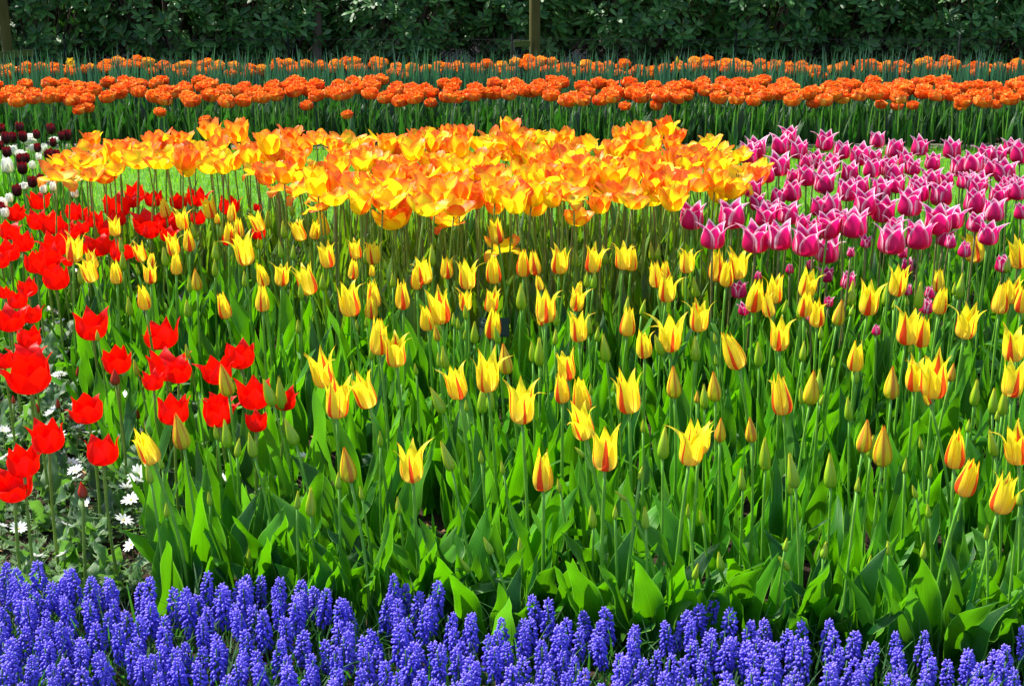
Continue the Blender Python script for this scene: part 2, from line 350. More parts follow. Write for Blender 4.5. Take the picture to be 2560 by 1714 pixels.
def flame(kind):
    mb = MB(); a0 = U(0, 6.3)
    n = 6 if U(0, 1) < .8 else 7
    for k in range(n):
        outer = k % 2 == 0; s = 1.0 if outer else .85
        if kind == 0: ctrl = [(.04, 0), (.46 * s, -.04), (.56 * s, .36), (.50 * s, .70), (U(.5, .9) * s, U(.86, 1.1))]
        elif kind == 1: ctrl = [(.04, 0), (.5 * s, .0), (.75 * s, .30), (.85 * s, .62), (U(.8, 1.2) * s, U(.55, .95))]
        else:
            d = U(-.25, .55) if outer else U(.4, .95)
            ctrl = [(.04, .1), (.45 * s, .08), (.78 * s, .34), (.95 * s, .3 + .3 * d), (U(.95, 1.25) * s, d)]
        petal(mb, a0 + k * 2 * math.pi / n + U(-.15, .15), jit(ctrl, .04), [.12, .26, .38, .46, .48, .38, .16], 11, 15, .060, U(0, 1), .95, U(-.3, .3), keel=-.02, fr=(2.2, 5.0))
    if kind == 2:
        for k in range(6):
            a = a0 + k * 1.047; d = np.array([math.cos(a), math.sin(a), 0]) * .09
            tube(mb, [np.array([0, 0, .08]) + d * .4, np.array([0, 0, .26]) + d, np.array([0, 0, .42]) + d * 1.3], [.008, .009, .018], 4, mi=1)
    return mb
def tube(mb, pts, rad, n=6, rnd=.5, mi=0):
    pts = [np.array(p, float) for p in pts]; P = []
    for i, p in enumerate(pts):
        t = pts[min(i + 1, len(pts) - 1)] - pts[max(i - 1, 0)]; t = t / (np.linalg.norm(t) + 1e-9)
        a = np.cross(t, [0.3, 1, .1] if abs(t[1]) < .9 else [1, 0, 0]); a /= np.linalg.norm(a); b = np.cross(t, a)
        r = rad[i] if isinstance(rad, (list, tuple)) else rad
        P.append([p + r * (math.cos(q) * a + math.sin(q) * b) for q in np.arange(n) * 2 * math.pi / n])
    P.append([pts[-1]] * n)
    mb.grid(np.array(P), rnd, mi, wrap=True)
def peony(white=False):
    mb = MB()
    lay = [(1.0, 8), (.88, 8), (.74, 8), (.58, 7), (.40, 6), (.20, 4)]
    for j, (s, n) in enumerate(lay):
        a0 = U(0, 6.3)
        for k in range(n):
            q = U(.9, 1.12); g = 1 - s
            top = .40 + .26 * g ** .7 + U(-.04, .04)
            ctrl = [(.03, .02 * j), (.50 * s * q, -.05 + .10 * g), (.62 * s * q, .16 + .22 * g), (.50 * s * q, top), (.50 * s * q + U(-.05, .10), top + U(-.02, .06))]
            petal(mb, a0 + k * 2 * math.pi / n + U(-.2, .2), ctrl, [.1, .2 * (s + .3), .27 * (s + .25), .30 * (s + .25), .27 * (s + .2), .15 * s + .05], 7, 8, .05, U(0, 1), .7, 0, fr=(2, 5))
    return mb
def goblet():
    mb = MB(); a0 = U(0, 6.3)
    for k in range(6):
        s = 1.0 if k % 2 == 0 else .88
        petal(mb, a0 + k * math.pi / 3, jit([(.04, 0), (.50 * s, -.04), (.44 * s, .45), (.36 * s, .8), (U(.28, .42) * s, U(.93, 1.03))], .015), [.18, .34, .40, .40, .34, .22, .05], 7, 9, .012, U(0, 1), .8, keel=.02)
    return mb
def anemone():
    mb = MB(); n = rng.choice([11, 13, 14]); a0 = U(0, 6.3)
    up = U(.15, .7)
    for k in range(n):
        petal(mb, a0 + k * 2 * math.pi / n + U(-.08, .08), [(.04, .0), (.25, .02 + up * .1), (.5, .05 + up * .45), (U(.85, 1.0) * (1 - up * .25), up * .7 + U(-.08, .08))], [.05, .09, .12, .13, .11, .04], 4, 6, .01, U(0, 1), 2.0)
    P = bez([(.001, .10), (.10, .12), (.14, .02), (.10, -.03)], 5)
    an = np.linspace(0, 2 * math.pi, 9)[:-1]
    mb.grid(np.array([[[r * math.cos(a), r * math.sin(a), z] for a in an] for r, z in P]), .5, 1, wrap=True)
    return mb
def muscari():
    mb = MB(); L = 1.0
    ang = U(0, 6.3); n = rng.randint(64, 86)
    th = np.linspace(0, 2 * math.pi, 7)[:-1]
    for i in range(n):
        t = (i + U(-.5, .5)) / n; t = min(1, max(0, t)); ang += 2.39996 + U(-.45, .45)
        Rr = (.205 * (1 - t) ** .42 + .012) * U(.72, 1.18)
        if t < .12: Rr *= U(.85, 1.15)
        zc = t * .94 * L + (U(-.05, 0) if t < .1 else 0)
        el = -75 + 55 * t / .55 if t < .55 else -20 + 90 * (t - .55) / .45     # droop at the foot, upright at the tip
        el = R(el + U(-24, 24))
        ln = (.125 - .03 * t) * U(.85, 1.15); rd = (.044 - .018 * max(0, t - .5) * 2) * U(.9, 1.1)
        d = np.array([math.cos(ang) * math.cos(el), math.sin(ang) * math.cos(el), math.sin(el)])
        a = np.cross(d, [0, 0, 1.0]); a /= np.linalg.norm(a) + 1e-9; b = np.cross(d, a)
        o = np.array([math.cos(ang) * Rr * .62, math.sin(ang) * Rr * .62, zc + .03])
        rows = []; uvr = []
        for q, rr in ((0, .25), (.22, .85), (.55, 1.0), (.85, .72), (1.0, .42)):
            rows.append([o + d * ln * q + rd * rr * (math.cos(x) * a + math.sin(x) * b) for x in th]); uvr.append([(max(0, q - .7) * 3, .12 + .88 * t * U(.9, 1.0))] * 6)
        rows.append([o + d * ln * .9] * 6); uvr.append([(0.0, 0.0)] * 6)
        mb.grid(np.array(rows), U(0, 1), 0, np.array(uvr), wrap=True)
    return mb

def leaf(mb, L, W, az, e0, e1, fold=.5, wave=.12, twist=0.0, nu=5, nv=12, rnd=.5, base=(0, 0, 0), shape=None, side=0.0, waves=None):
    """an arching, folded, wavy tulip leaf"""
    v = np.linspace(0, 1, nv); el = np.radians(e0 + (e1 - e0) * v ** 1.6); ds = L / (nv - 1)
    azs = az + side * v
    h = np.concatenate([[0], np.cumsum(np.cos(el[:-1]) * ds)]); z = np.concatenate([[0], np.cumsum(np.sin(el[:-1]) * ds)])
    C = np.stack([h * np.cos(azs), h * np.sin(azs), z], -1) + np.array(base)
    T = np.stack([np.cos(el) * np.cos(azs), np.cos(el) * np.sin(azs), np.sin(el)], -1)
    S = np.stack([-np.sin(azs), np.cos(azs), 0 * v], -1); Nn = np.cross(T, S)          # points outwards-down
    Nn = -Nn * 1.0
    tw = twist * v ** 1.3; c, s_ = np.cos(tw)[:, None], np.sin(tw)[:, None]
    S2 = S * c + Nn * s_; N2 = Nn * c - S * s_
    w_ = smooth_w(shape or [.42, .72, .95, 1, .88, .62, .33, .02], nv) * W
    u = np.linspace(-1, 1, nu); ph = U(0, 6.3); kk = waves or U(9, 17)
    P = np.zeros((nv, nu, 3))
    for j, uu in enumerate(u):
        fa = fold * (1.25 - v)                     # folded like a gutter near the stem
        lat = uu * w_ * np.cos(fa * abs(uu)); nrm = -abs(uu) ** 1.4 * w_ * np.sin(fa) 
        nrm = nrm + wave * W * np.sin(kk * v + ph + (1.7 if uu > 0 else 0)) * abs(uu) ** 1.5 * np.sin(np.pi * np.clip(v, 0, 1)) ** .5
        P[:, j] = C + S2 * lat[:, None] - N2 * nrm[:, None]
    mb.grid(P, rnd)
def one(fn, *a, **k):
    mb = MB(); fn(mb, *a, **k); return mb

# ------------------------------------------------------------------ ground
def sheet(name, poly, z, mat):
    me = bpy.data.meshes.new(name); me.from_pydata([(x, y, z) for x, y in poly], [], [list(range(len(poly)))]); me.materials.append(mat); me.update()
    return structure(name, me)
def rough_ground():
    mb = MB(); n = 150
    xs = np.linspace(-4.5, 4.5, 190); ys = np.linspace(1.2, 9.2, 170); X, Y = np.meshgrid(xs, ys)
    g = np.random.default_rng(3); Z = g.normal(0, .006, X.shape) + .008 * np.sin(X * 9 + 2 * np.sin(Y * 7)) * np.cos(Y * 8) + .006
    Z[0] = Z[-1] = -.02; Z[:, 0] = Z[:, -1] = -.02
    mb.grid(np.stack([X, Y, Z], -1), .5)
    return mb.build('soil', M['soil'])
sheet('ground', [(-150, -60), (150, -60), (150, 300), (-150, 300)], -.012, M['soil'])
structure('flowerbed_soil', rough_ground())
LAWN = [(-7, 6.15), (7, 6.15), (7, 8.62), (-7, 8.62)]
sheet('lawn', LAWN, .030, M['lawn'])
sheet('bed_edge_path', [(-7, 8.62), (7, 8.62), (7, 8.86), (-7, 8.86)], .026, M['strip'])

def scatter_mesh(name, mat, count, sampler, protos, label, smin=.8, smax=1.2, tilt=6):
    mb = MB(); k = 0
    while k < count:
        p = sampler()
        if p is None: continue
        k += 1
        s = U(smin, smax)
        A = Matrix.Translation(p) @ Euler((R(U(-tilt, tilt)), R(U(-tilt, tilt)), U(0, 6.3))).to_matrix().to_4x4() @ Matrix.Scale(s, 4)
        mb.put(rng.choice(protos), A, U(0, 1))
    return stuff(name, mb.build(name, mat), label)

# lawn grass: short bright blades
def lawn_grass():
    g = np.random.default_rng(5); n = 52000
    x = g.uniform(-3.6, 3.6, n); y = g.uniform(6.15, 8.62, n); a = g.uniform(0, 6.283, n); h = g.uniform(.022, .05, n); w_ = g.uniform(.0012, .0024, n)
    lx = g.normal(0, .012, n); ly = g.normal(0, .012, n)
    b1 = np.stack([x - w_ * np.cos(a), y - w_ * np.sin(a), np.full(n, .029)], -1); b2 = np.stack([x + w_ * np.cos(a), y + w_ * np.sin(a), np.full(n, .029)], -1)
    m1 = np.stack([x + lx * .4 - w_ * .8 * np.cos(a), y + ly * .4 - w_ * .8 * np.sin(a), .03 + h * .6], -1); m2 = np.stack([x + lx * .4 + w_ * .8 * np.cos(a), y + ly * .4 + w_ * .8 * np.sin(a), .03 + h * .6], -1)
    t = np.stack([x + lx, y + ly, .03 + h], -1)
    V = np.stack([b1, b2, m2, m1, t], 1).reshape(-1, 3); i = np.arange(n) * 5
    mb = MB(); r = g.uniform(0, 1, n).repeat(5)
    mb.v.append(V); mb.uv.append(np.tile([[0, 0], [1, 0], [.9, .6], [.1, .6], [.5, 1]], (n, 1)).astype(float)); mb.r.append(r)
    mb.f.append(np.stack([i, i + 1, i + 2, i + 3], 1)); mb.mi.append(np.zeros(n)); mb.f.append(np.stack([i + 3, i + 2, i + 4], 1)); mb.mi.append(np.zeros(n)); mb.n = len(V)
    me = mb.build('grass', M['grass'])
    stuff('grass', me, 'short bright green lawn grass behind the tulip beds')
lawn_grass()

# ------------------------------------------------------------------ leaf prototypes
def tl(L=(.23, .33), W=(.018, .034), e1=(35, 84), **k):
    return one(leaf, U(*L), U(*W), 0, U(74, 88), U(*e1), fold=U(.25, .7), wave=U(.18, .48), twist=U(-1.2, 1.2), side=U(-.5, .5), nu=7, nv=18, **k)
leafP = [tl(W=(.020, .038)) for _ in range(18)] + [tl(L=(.24, .32), W=(.012, .018), e1=(50, 85)) for _ in range(7)] + [tl(L=(.20, .27), W=(.020, .032), e1=(-70, 10)) for _ in range(3)]
leafR = [one(leaf, U(.14, .20), U(.022, .034), 0, U(60, 84), U(-5, 50), fold=U(.3, .8), wave=U(.3, .5), twist=U(-.6, .6), side=U(-.3, .3), nu=7, nv=16, waves=U(14, 22)) for _ in range(12)]
leafN = [one(leaf, U(.22, .34), U(.012, .022), 0, U(80, 89), U(45, 82), fold=U(.3, .6), wave=U(.05, .2), twist=U(-.6, .6), nu=5, nv=9) for _ in range(12)]
def me_of(P, name, mat): return [p.build(name, mat) for p in P]
leafB = [tl(L=(.20, .30), W=(.030, .046), e1=(25, 82)) for _ in range(12)]
LEAF_B = me_of(leafB, 'leaf', M['leaf'])
LEAF = me_of(leafP, 'leaf', M['leaf']); LEAF_R = me_of(leafR, 'leaf', M['leaf_red'])
def clump(P, n, mat, sc=1.0, name='foliage'):
    mb = MB()
    for _ in range(n): mb.put(rng.choice(P), Matrix.Rotation(U(0, 6.3), 4, 'Z') @ Matrix.Translation((.004, 0, U(0, .02))) @ Matrix.Scale(U(.85, 1.15) * sc, 4), U(0, 1))
    return mb.build(name, mat)
FOL_OLIVE = [clump(leafN, 3, M['leaf_olive'], 1.0) for _ in range(10)]
FOL_PINK = [clump(leafN + leafP[:6], 3, M['leaf'], 1.0) for _ in range(10)]
FOL_DBL = [clump(leafN, 3, M['leaf_dark'], .92) for _ in range(10)]

# ------------------------------------------------------------------ flower prototypes
YO = [lily(U(.7, 1.15)).build('flower', M['yellow']) for _ in range(12)]
YC = [lily(U(.10, .35), slim=U(.88, 1.0)).build('flower', M['yellow']) for _ in range(10)]
HB = [closedbud(U(.95, 1.1)).build('flower', M['half']) for _ in range(5)]
GB = [closedbud(U(.72, 1.0)).build('bud', M['bud']) for _ in range(7)]
RD = [redcup().build('flower', M['red']) for _ in range(12)]
RB = [closedbud(1.1).build('bud', M['redbud']) for _ in range(3)]
PK = [pinkcup(U(.7, 1.35)).build('flower', M['pink']) for _ in range(12)]
PKC = [pinkcup(U(.1, .35)).build('flower', M['pink']) for _ in range(5)]
FL = [[flame(k).build('flower', [M['flame'], M['anther']]) for _ in range(n)] for k, n in ((0, 9), (1, 8), (2, 5))]
DB = [peony().build('flower', M['double']) for _ in range(8)]
DBF = [peony().build('flower', M['doublefar']) for _ in range(5)]
WH = [peony().build('flower', M['white']) for _ in range(3)]
WG = [goblet().build('flower', M['white']) for _ in range(3)]
DK = [goblet().build('flower', M['dark']) for _ in range(5)]
AN = [anemone().build('flower', [M['anem'], M['eye']]) for _ in range(7)]
MU = [muscari().build('flower_spike', M['muscari']) for _ in range(9)]

def ordw(n):
    s = {1: 'st', 2: 'nd', 3: 'rd'}.get(n % 10, 'th') if n % 100 not in (11, 12, 13) else 'th'
    return f'{n}{s}'
class Reg:
    """collects one kind of flower, then numbers it row by row for its labels"""
    def __init__(s, tmpl, per): s.tmpl = tmpl; s.per = per; s.it = []
    def add(s, o, look=''): s.it.append((o, look))
    def done(s):
        it = sorted(s.it, key=lambda q: q[0].location.y); nr = max(1, round(len(it) / s.per)); k = math.ceil(len(it) / nr)
        rows = [it[i:i + k] for i in range(0, len(it), k)]
        for ri, row in enumerate(rows):
            row.sort(key=lambda q: q[0].location.x)
            for ci, (o, look) in enumerate(row):
                where = f'{ordw(ci + 1)} from left' + (f' in {ordw(ri + 1)} row from front' if len(rows) > 1 else '')
                o['label'] = s.tmpl.format(look=look).strip() + ', ' + where

def stem_mesh(foot, head, r0, r1, mat, bend):
    """foot, head in the plant's own space"""
    mb = MB(); f = np.array(foot); h = np.array(head); b = np.array([bend[0], bend[1], 0])
    pts = [f + (h - f) * t + b * math.sin(math.pi * t) for t in np.linspace(0, 1, 9)]
    tube(mb, pts, [r0 + (r1 - r0) * t for t in np.linspace(0, 1, 9)], 7)
    return mb.build('stem', mat)
STEM_CACHE = {}
def plant(name, cat, group, head, L, tilt, fmesh, stemmat, sr, fol, nfol, folscale, fname='flower', squash=1.0, folname='leaf', near=True):
    """head: where the flower's base sits; tilt: (sideways, towards camera) lean in radians"""
    foot = Vector((head.x - math.sin(tilt[0]) * head.z * .35 + U(-.015, .015), head.y + U(-.02, .02), 0))
    root = thing(name, '', cat, foot, group)
    h = head - foot
    bend = (-(math.sin(tilt[0])) * head.z * .10 + U(-.008, .008), U(-.006, .006))
    obj('stem', stem_mesh((0, 0, -.01), h, sr * 1.15, sr, stemmat, bend), root)
    e = Euler((tilt[1], 0, 0)).to_matrix() @ Matrix.Rotation(0, 3, 'Z')
    rot = (Matrix.Rotation(tilt[0], 3, 'Y') @ Matrix.Rotation(tilt[1], 3, 'X') @ Matrix.Rotation(U(0, 6.3), 3, 'Z')).to_euler()
    obj(fname, fmesh, root, h - Vector((0, 0, .004)), rot, (L * squash, L * squash, L))
    if nfol:
        a = U(0, 6.3)
        for k in range(nfol):
            s = folscale * U(.85, 1.15) * (1 - .12 * (k > 1))
            o = obj(folname, rng.choice(fol), root, (.002, 0, U(0, .05) if k > 1 else 0), (0, 0, a + k * 2.3 + U(-.5, .5)), s)
    return root

# ------------------------------------------------------------------ muscari edge
EDGE_PX = [(-120, 1395), (0, 1400), (120, 1400), (250, 1445), (420, 1450), (560, 1415), (640, 1418), (800, 1450), (930, 1480), (1010, 1440), (1120, 1470), (1215, 1540), (1320, 1495), (1520, 1505),
           (1600, 1550), (1700, 1535), (1780, 1500), (1960, 1545), (2080, 1530), (2200, 1560), (2330, 1580), (2450, 1600), (2560, 1570), (2700, 1590)]
ED = [at(x, y - 14, .172)[0] for x, y in EDGE_PX]
def edge_y(x): return float(np.interp(x, [p.x for p in ED], [p.y for p in ED]))

# ------------------------------------------------------------------ marked flowers, in pixels of enlarged crops: foot x,y  tip x,y of each head
def marks(txt, ox, oy, s):
    out = []
    for tok in txt.split(';'):
        q = tok.split()
        if len(q) < 4: continue
        a, b, c, d = map(float, q[:4]); out.append((ox + a / s, oy + b / s, ox + c / s, oy + d / s, q[4] if len(q) > 4 else 'o'))
    return out
SA = 2.6130; SD = 2.3616; SG = 1.8297
YEL = marks("482 522 485 330 o;755 355 752 225 o;605 655 560 500 o;618 570 585 455 c;765 665 758 512 c;950 830 945 668 c;1087 235 1082 108 c;1200 310 1190 175 o;1380 240 1360 90 o;1240 455 1230 310 c;"
 "1140 480 1125 335 o;1155 605 1155 470 c;930 520 900 385 o;985 665 985 520 o;1515 260 1515 150 c;1420 275 1430 205 c;1500 400 1490 260 c;1560 370 1545 240 c;1705 325 1660 200 o;1610 540 1590 330 o;"
 "1975 385 1930 240 o;2055 375 2065 250 c;2120 352 2122 200 c;2150 560 2130 390 o;1730 680 1715 530 c;1840 680 1850 515 o;2030 735 2000 530 o;1715 845 1695 675 c;1480 890 1475 720 c;2130 1330 2100 1080 o;"
 "2200 1535 2190 1285 o;1290 710 1285 560 h;1495 1395 1455 1180 h;985 560 1000 470 c", 0, 450, SA)
YEL += marks("1035 405 1020 225 o;110 505 95 365 o;220 540 205 385 o;85 635 85 510 c;80 875 70 640 o;225 820 220 635 c;205 890 200 735 c;210 620 205 540 c;412 830 395 640 c;505 700 490 560 c;555 665 535 475 o;"
 "700 632 695 480 c;835 698 835 510 o;1010 660 1000 480 c;1197 618 1195 455 c;1280 608 1268 450 c;1430 597 1425 410 o;1645 592 1650 415 o;1845 572 1850 390 o;1900 580 1900 435 c;2070 690 2045 530 c;"
 "2125 650 2130 530 c;2130 782 2135 600 o;665 920 645 700 o;575 965 560 805 c;820 840 805 705 o;985 850 990 685 o;995 1015 990 820 c;1310 710 1295 615 c;1345 915 1340 690 o;1320 935 1300 850 c;"
 "1555 735 1560 650 c;1545 840 1545 690 o;1560 1040 1550 840 o;1875 1005 1895 810 c;1990 1145 1970 955 c;2155 1100 2140 855 o;260 1125 270 905 c;370 1200 340 965 o;965 1360 970 1110 o;1090 1255 1065 1050 h;"
 "1490 1290 1460 1085 o;1455 1440 1425 1240 c;780 1410 735 1195 o;190 1470 110 1240 o;1590 1490 1550 1275 c;1190 1570 1165 1300 o;1890 1505 1860 1240 o;2185 1410 2170 1195 h;640 1040 620 930 h", 850, 450, SA)
YEL += marks("40 595 40 435 o;237 645 237 440 c;300 680 300 515 c;380 630 365 430 o;475 845 470 615 c;120 975 120 770 o;590 880 565 715 c;615 790 620 610 o;650 1095 635 870 o;820 750 825 560 o;810 880 810 700 c;"
 "895 945 895 755 c;1225 865 1225 655 o;1025 935 1045 760 h;1415 740 1410 545 o;1685 720 1690 575 c;1690 860 1690 700 c;1855 1015 1870 785 o;1935 525 1910 325 o;2215 565 2195 370 o;2085 860 2080 650 c;"
 "2160 790 2150 620 o;2225 850 2225 680 c;1475 1060 1480 810 o;1570 1075 1565 880 c;2175 1170 2180 940 o;2165 1400 2165 1155 o;1140 1230 1145 1035 c;385 1215 335 985 c;675 1515 640 1265 c;850 1450 860 1220 h;"
 "1530 1360 1510 1135 o;1655 1400 1630 1110 o;1630 1450 1600 1375 c;230 1430 210 1230 h;110 1440 110 1360 h;1380 1415 1375 1195 h;1765 1300 1780 1180 h", 1700, 450, SA)
YEL += marks("905 240 860 40 c;1085 155 1050 -65 h", 0, 1050, SD)
YEL += marks("430 345 410 120 o;1200 395 1190 160 c;1565 280 1530 20 o;1450 90 1400 -110 o;60 350 30 135 h", 850, 1050, SD)
YEL += marks("55 240 60 -20 o;110 180 118 0 o;235 115 235 -35 h;425 115 405 -40 h;1080 175 1095 -25 h;1195 255 1180 0 h;1620 260 1625 20 c;1670 425 1705 200 c;1880 530 1925 310 o;2000 240 1965 -5 o", 1700, 1050, SD)
BUD = marks("850 875 850 740;1228 885 1225 760;1240 725 1245 610;1405 620 1410 500;1410 520 1410 385;1270 370 1260 260;808 580 808 450;800 470 785 360;535 670 520 560;1085 555 1075 420;905 610 895 535;1600 690 1600 580;"
 "1450 370 1450 270;1860 370 1850 255;1910 230 1905 130;1840 500 1830 385;1915 510 1920 410;1690 440 1690 365;1970 770 1965 650;2110 710 2110 590;1750 310 1755 180;1725 1475 1700 1320;1785 1460 1730 1270;"
 "1845 1480 1830 1250;1485 1480 1480 1330;640 1040 640 960;1230 1150 1220 1050;900 1270 880 1150;1950 990 1945 900;1700 720 1690 640", 0, 450, SA)
BUD += marks("165 540 162 440;370 545 375 415;300 575 288 505;603 550 600 405;1185 835 1182 650;1535 560 1530 420;1730 545 1715 405;2040 520 2025 390;2075 510 2080 405;1470 610 1475 560;1615 690 1610 580;"
 "1655 700 1665 570;1970 875 1990 760;1410 945 1415 830;1870 870 1880 740;1405 1065 1410 955;880 1055 880 900;660 990 630 900;815 1035 815 970;745 945 740 850;775 965 770 880;1035 1055 1010 930;690 1220 670 1060;"
 "650 1210 640 1110;210 1160 205 1040;110 975 108 900;175 950 170 880;1305 1200 1300 1000;1260 1175 1250 1030;1740 1175 1712 975;1625 1000 1620 850;1680 1040 1685 940;2105 1130 2050 985;675 1510 590 1330;"
 "930 1510 930 1310;985 1490 980 1320;830 1500 820 1415;1640 1390 1635 1320;825 900 815 790;345 690 345 590;500 1260 490 1180;80 1240 78 1170;1800 1370 1790 1290;1100 680 1130 610;2190 770 2185 670", 850, 450, SA)
BUD += marks("45 770 10 620;105 755 80 610;785 900 780 750;675 865 690 770;920 1030 915 935;235 1055 220 985;100 1170 95 1000;515 1205 500 1030;800 1170 805 1030;1340 810 1345 650;1420 760 1415 640;1395 835 1395 765;"
 "1470 700 1485 620;1555 830 1555 640;1490 810 1480 750;1820 765 1832 590;2135 595 2140 480;1115 810 1120 640;2225 910 2230 770;1145 1315 1135 1150;905 1390 905 1210;915 1460 930 1395;1105 1555 1083 1390;160 1480 150 1310;"
 "800 1450 775 1330;1920 1460 1920 1270;2040 1510 2035 1330;2105 1520 2100 1330;2070 1560 2070 1490;1115 880 1130 800;1500 1120 1500 1050;240 1200 225 1130;1790 740 1788 650;1000 1210 1000 1130", 1700, 450, SA)
BUD += marks("1345 150 1335 -30;890 360 870 230;960 275 945 200;1400 205 1418 85;1500 205 1478 45;1745 130 1690 -40;1240 490 1235 400;1835 550 1845 360;1755 510 1765 390;2000 390 2000 285;985 560 985 470;1470 860 1475 740;1280 100 1270 10", 0, 1050, SD)
BUD += marks("660 285 595 100;240 145 238 40;510 705 518 590;895 775 848 660;765 885 705 790;525 885 510 800;1070 780 1057 670;1495 620 1480 475;1805 625 1795 480;1905 215 1915 10;1300 410 1285 330;130 455 120 380;"
 "1440 205 1405 165;1770 340 1782 255;835 240 830 160;1690 460 1635 410;965 305 955 240;1625 570 1625 500;350 540 340 430;1790 60 1788 0", 850, 1050, SD)
BUD += marks("505 280 485 60;680 385 635 165;655 425 635 320;890 385 870 165;1125 205 1130 60;1860 200 1810 30;370 400 355 260;135 600 112 505;245 880 222 750;85 925 102 815;845 800 858 690;645 870 565 770;1045 410 1050 310;"
 "1325 300 1328 205;1395 445 1370 375;1435 805 1435 695;1810 690 1805 585;1905 1110 1865 995;1430 160 1408 75;1120 860 1120 820;1995 1190 1995 1150;1470 560 1455 480;490 1130 495 1040;2005 490 2000 420;50 560 45 480;"
 "1475 330 1475 280;1700 60 1700 0;620 760 625 690;1230 780 1225 720", 1700, 1050, SD)
RED = marks("262 180 262 65;105 255 105 145;495 250 480 150;65 375 65 260;255 310 240 195;380 480 370 330;350 340 330 205;620 300 620 195;560 255 545 175;155 450 165 330;65 515 60 385;240 590 235 460;370 700 375 550;"
 "310 610 310 490;190 745 175 635;770 230 770 80;770 290 770 190;870 170 870 85;890 130 885 15;1005 165 1005 60;1170 180 1170 80;1290 160 1285 45;980 345 975 180;985 370 985 270;1060 310 1060 220;1155 320 1150 200;"
 "1295 280 1290 190;1500 215 1500 100;1680 195 1685 145;655 480 650 340;690 350 690 260;740 460 740 370;790 520 785 410;560 470 560 400;450 550 450 480;490 370 490 295;1690 380 1690 300;1490 415 1490 350;"
 "835 500 840 410;10 560 10 460;30 760 30 690;120 820 115 710;75 970 75 810;205 920 210 805;30 1215 35 1095;200 1080 190 940;205 1360 195 1120;190 1220 180 1050;605 1020 610 845;1065 1085 1040 900;775 1240 765 1080;"
 "755 1325 755 1210 c;1090 1290 1090 1095;1165 1300 1180 1150;1005 1355 995 1240;1430 1310 1415 1140;1580 1205 1565 1045;1665 1470 1665 1290;1860 1480 1870 1355;575 1560 575 1380;1140 1575 1130 1395;1430 1500 1450 1370;"
 "1430 1590 1420 1430;1680 1620 1680 1500;1095 390 1110 300;330 560 300 420;440 360 430 260;540 340 540 260", 0, 450, SA)
RED += marks("290 165 290 -5;145 310 140 145;90 450 90 270;610 245 605 80;490 445 485 340 c", 0, 1050, SD)
REDB = marks("512 1275 512 1205;380 1480 380 1410;900 1550 900 1480;90 1450 90 1400;1060 620 1060 570;245 1510 245 1440;465 1560 465 1490", 0, 450, SA)
REDB += marks("1480 250 1475 170;1300 370 1300 300;95 230 95 180", 0, 1050, SD)
PNK = marks("75 305 70 150;335 305 330 125;210 435 215 280;490 460 485 285;645 445 645 275;820 480 815 305;955 525 955 360;470 100 470 -20;510 190 500 85;555 290 555 160;600 240 600 130;705 280 705 145;730 125 720 0;945 75 945 -30;"
 "1090 120 1090 0;960 370 960 210;870 360 870 260;1135 365 1130 195;1055 325 1045 190;910 225 900 110;990 220 990 90;1205 220 1200 70;1310 120 1310 0;1325 265 1320 115;1380 470 1375 290;1400 340 1405 235;1555 440 1550 260;"
 "1495 220 1490 55;1560 130 1560 5;1705 150 1700 10;1680 340 1675 145;1780 305 1790 175;1920 205 1920 60;2040 260 2045 120;2070 140 2075 35;2200 120 2195 0;2225 245 2220 150;1930 330 1930 210;2005 410 2015 275;"
 "1720 420 1730 320;1765 435 1765 355 c;1210 430 1208 360;1855 490 1855 400 c;800 320 800 220;640 150 630 50;1940 90 1940 -20;955 655 955 570;1095 700 1100 600;1485 585 1480 510;1115 490 1115 435 c;1455 500 1450 435;"
 "1600 860 1608 770 c;385 760 380 660;415 870 410 800;970 815 970 755;850 910 850 850;2105 590 2105 490;1280 1000 1280 940 c;850 570 840 520;715 600 715 545 c;510 640 510 590 c;1480 740 1485 670 c;1630 760 1625 690 c;1850 45 1850 -50;2130 70 2130 -30", 1700, 450, SA)
PNK += marks("1115 720 1115 622;1078 742 1080 655;1228 700 1222 615;1268 655 1262 580;1312 720 1310 640;1428 682 1432 600;1505 722 1510 645;1590 748 1585 660;1380 765 1385 690;1342 765 1338 705;1222 798 1215 700;1168 830 1162 762;"
 "1345 843 1342 755;1435 825 1430 735;1670 670 1668 600;1748 722 1752 635;1658 745 1660 680;1860 705 1865 628;1720 800 1718 715;1645 805 1640 720;1545 825 1545 745;1745 835 1745 745;1832 795 1830 725;2010 720 2010 638;"
 "1920 772 1920 700;2050 803 2045 710;2110 785 2110 695;2160 742 2160 660;2228 742 2222 672;2278 700 2275 635;2322 740 2320 635;2250 830 2255 730;2130 872 2128 785;1980 862 1980 785;1912 852 1910 770;1425 878 1430 785;"
 "1850 885 1850 800;1960 935 1960 835;1530 912 1530 820;1680 908 1690 815;1755 875 1758 800;2330 900 2330 800;2245 915 2240 835;1460 770 1462 700;1800 760 1798 690;2190 800 2190 725;2090 860 2088 790;1590 890 1585 805;1285 830 1280 770", 1280, 0, SG)
DRK = marks("30 655 30 600;92 605 92 555;60 650 58 600;108 645 108 595;237 612 235 562;310 642 308 588;170 632 168 590;175 692 172 650;35 715 35 665;5 682 5 650;245 668 245 628;95 745 92 700;118 742 122 695;105 792 107 735;230 735 228 675;"
 "220 787 220 740;258 735 260 680;150 853 150 800;188 837 190 793;80 893 76 838;5 975 3 918;10 610 10 562;285 640 282 598;265 795 270 750", 0, 0, SG)
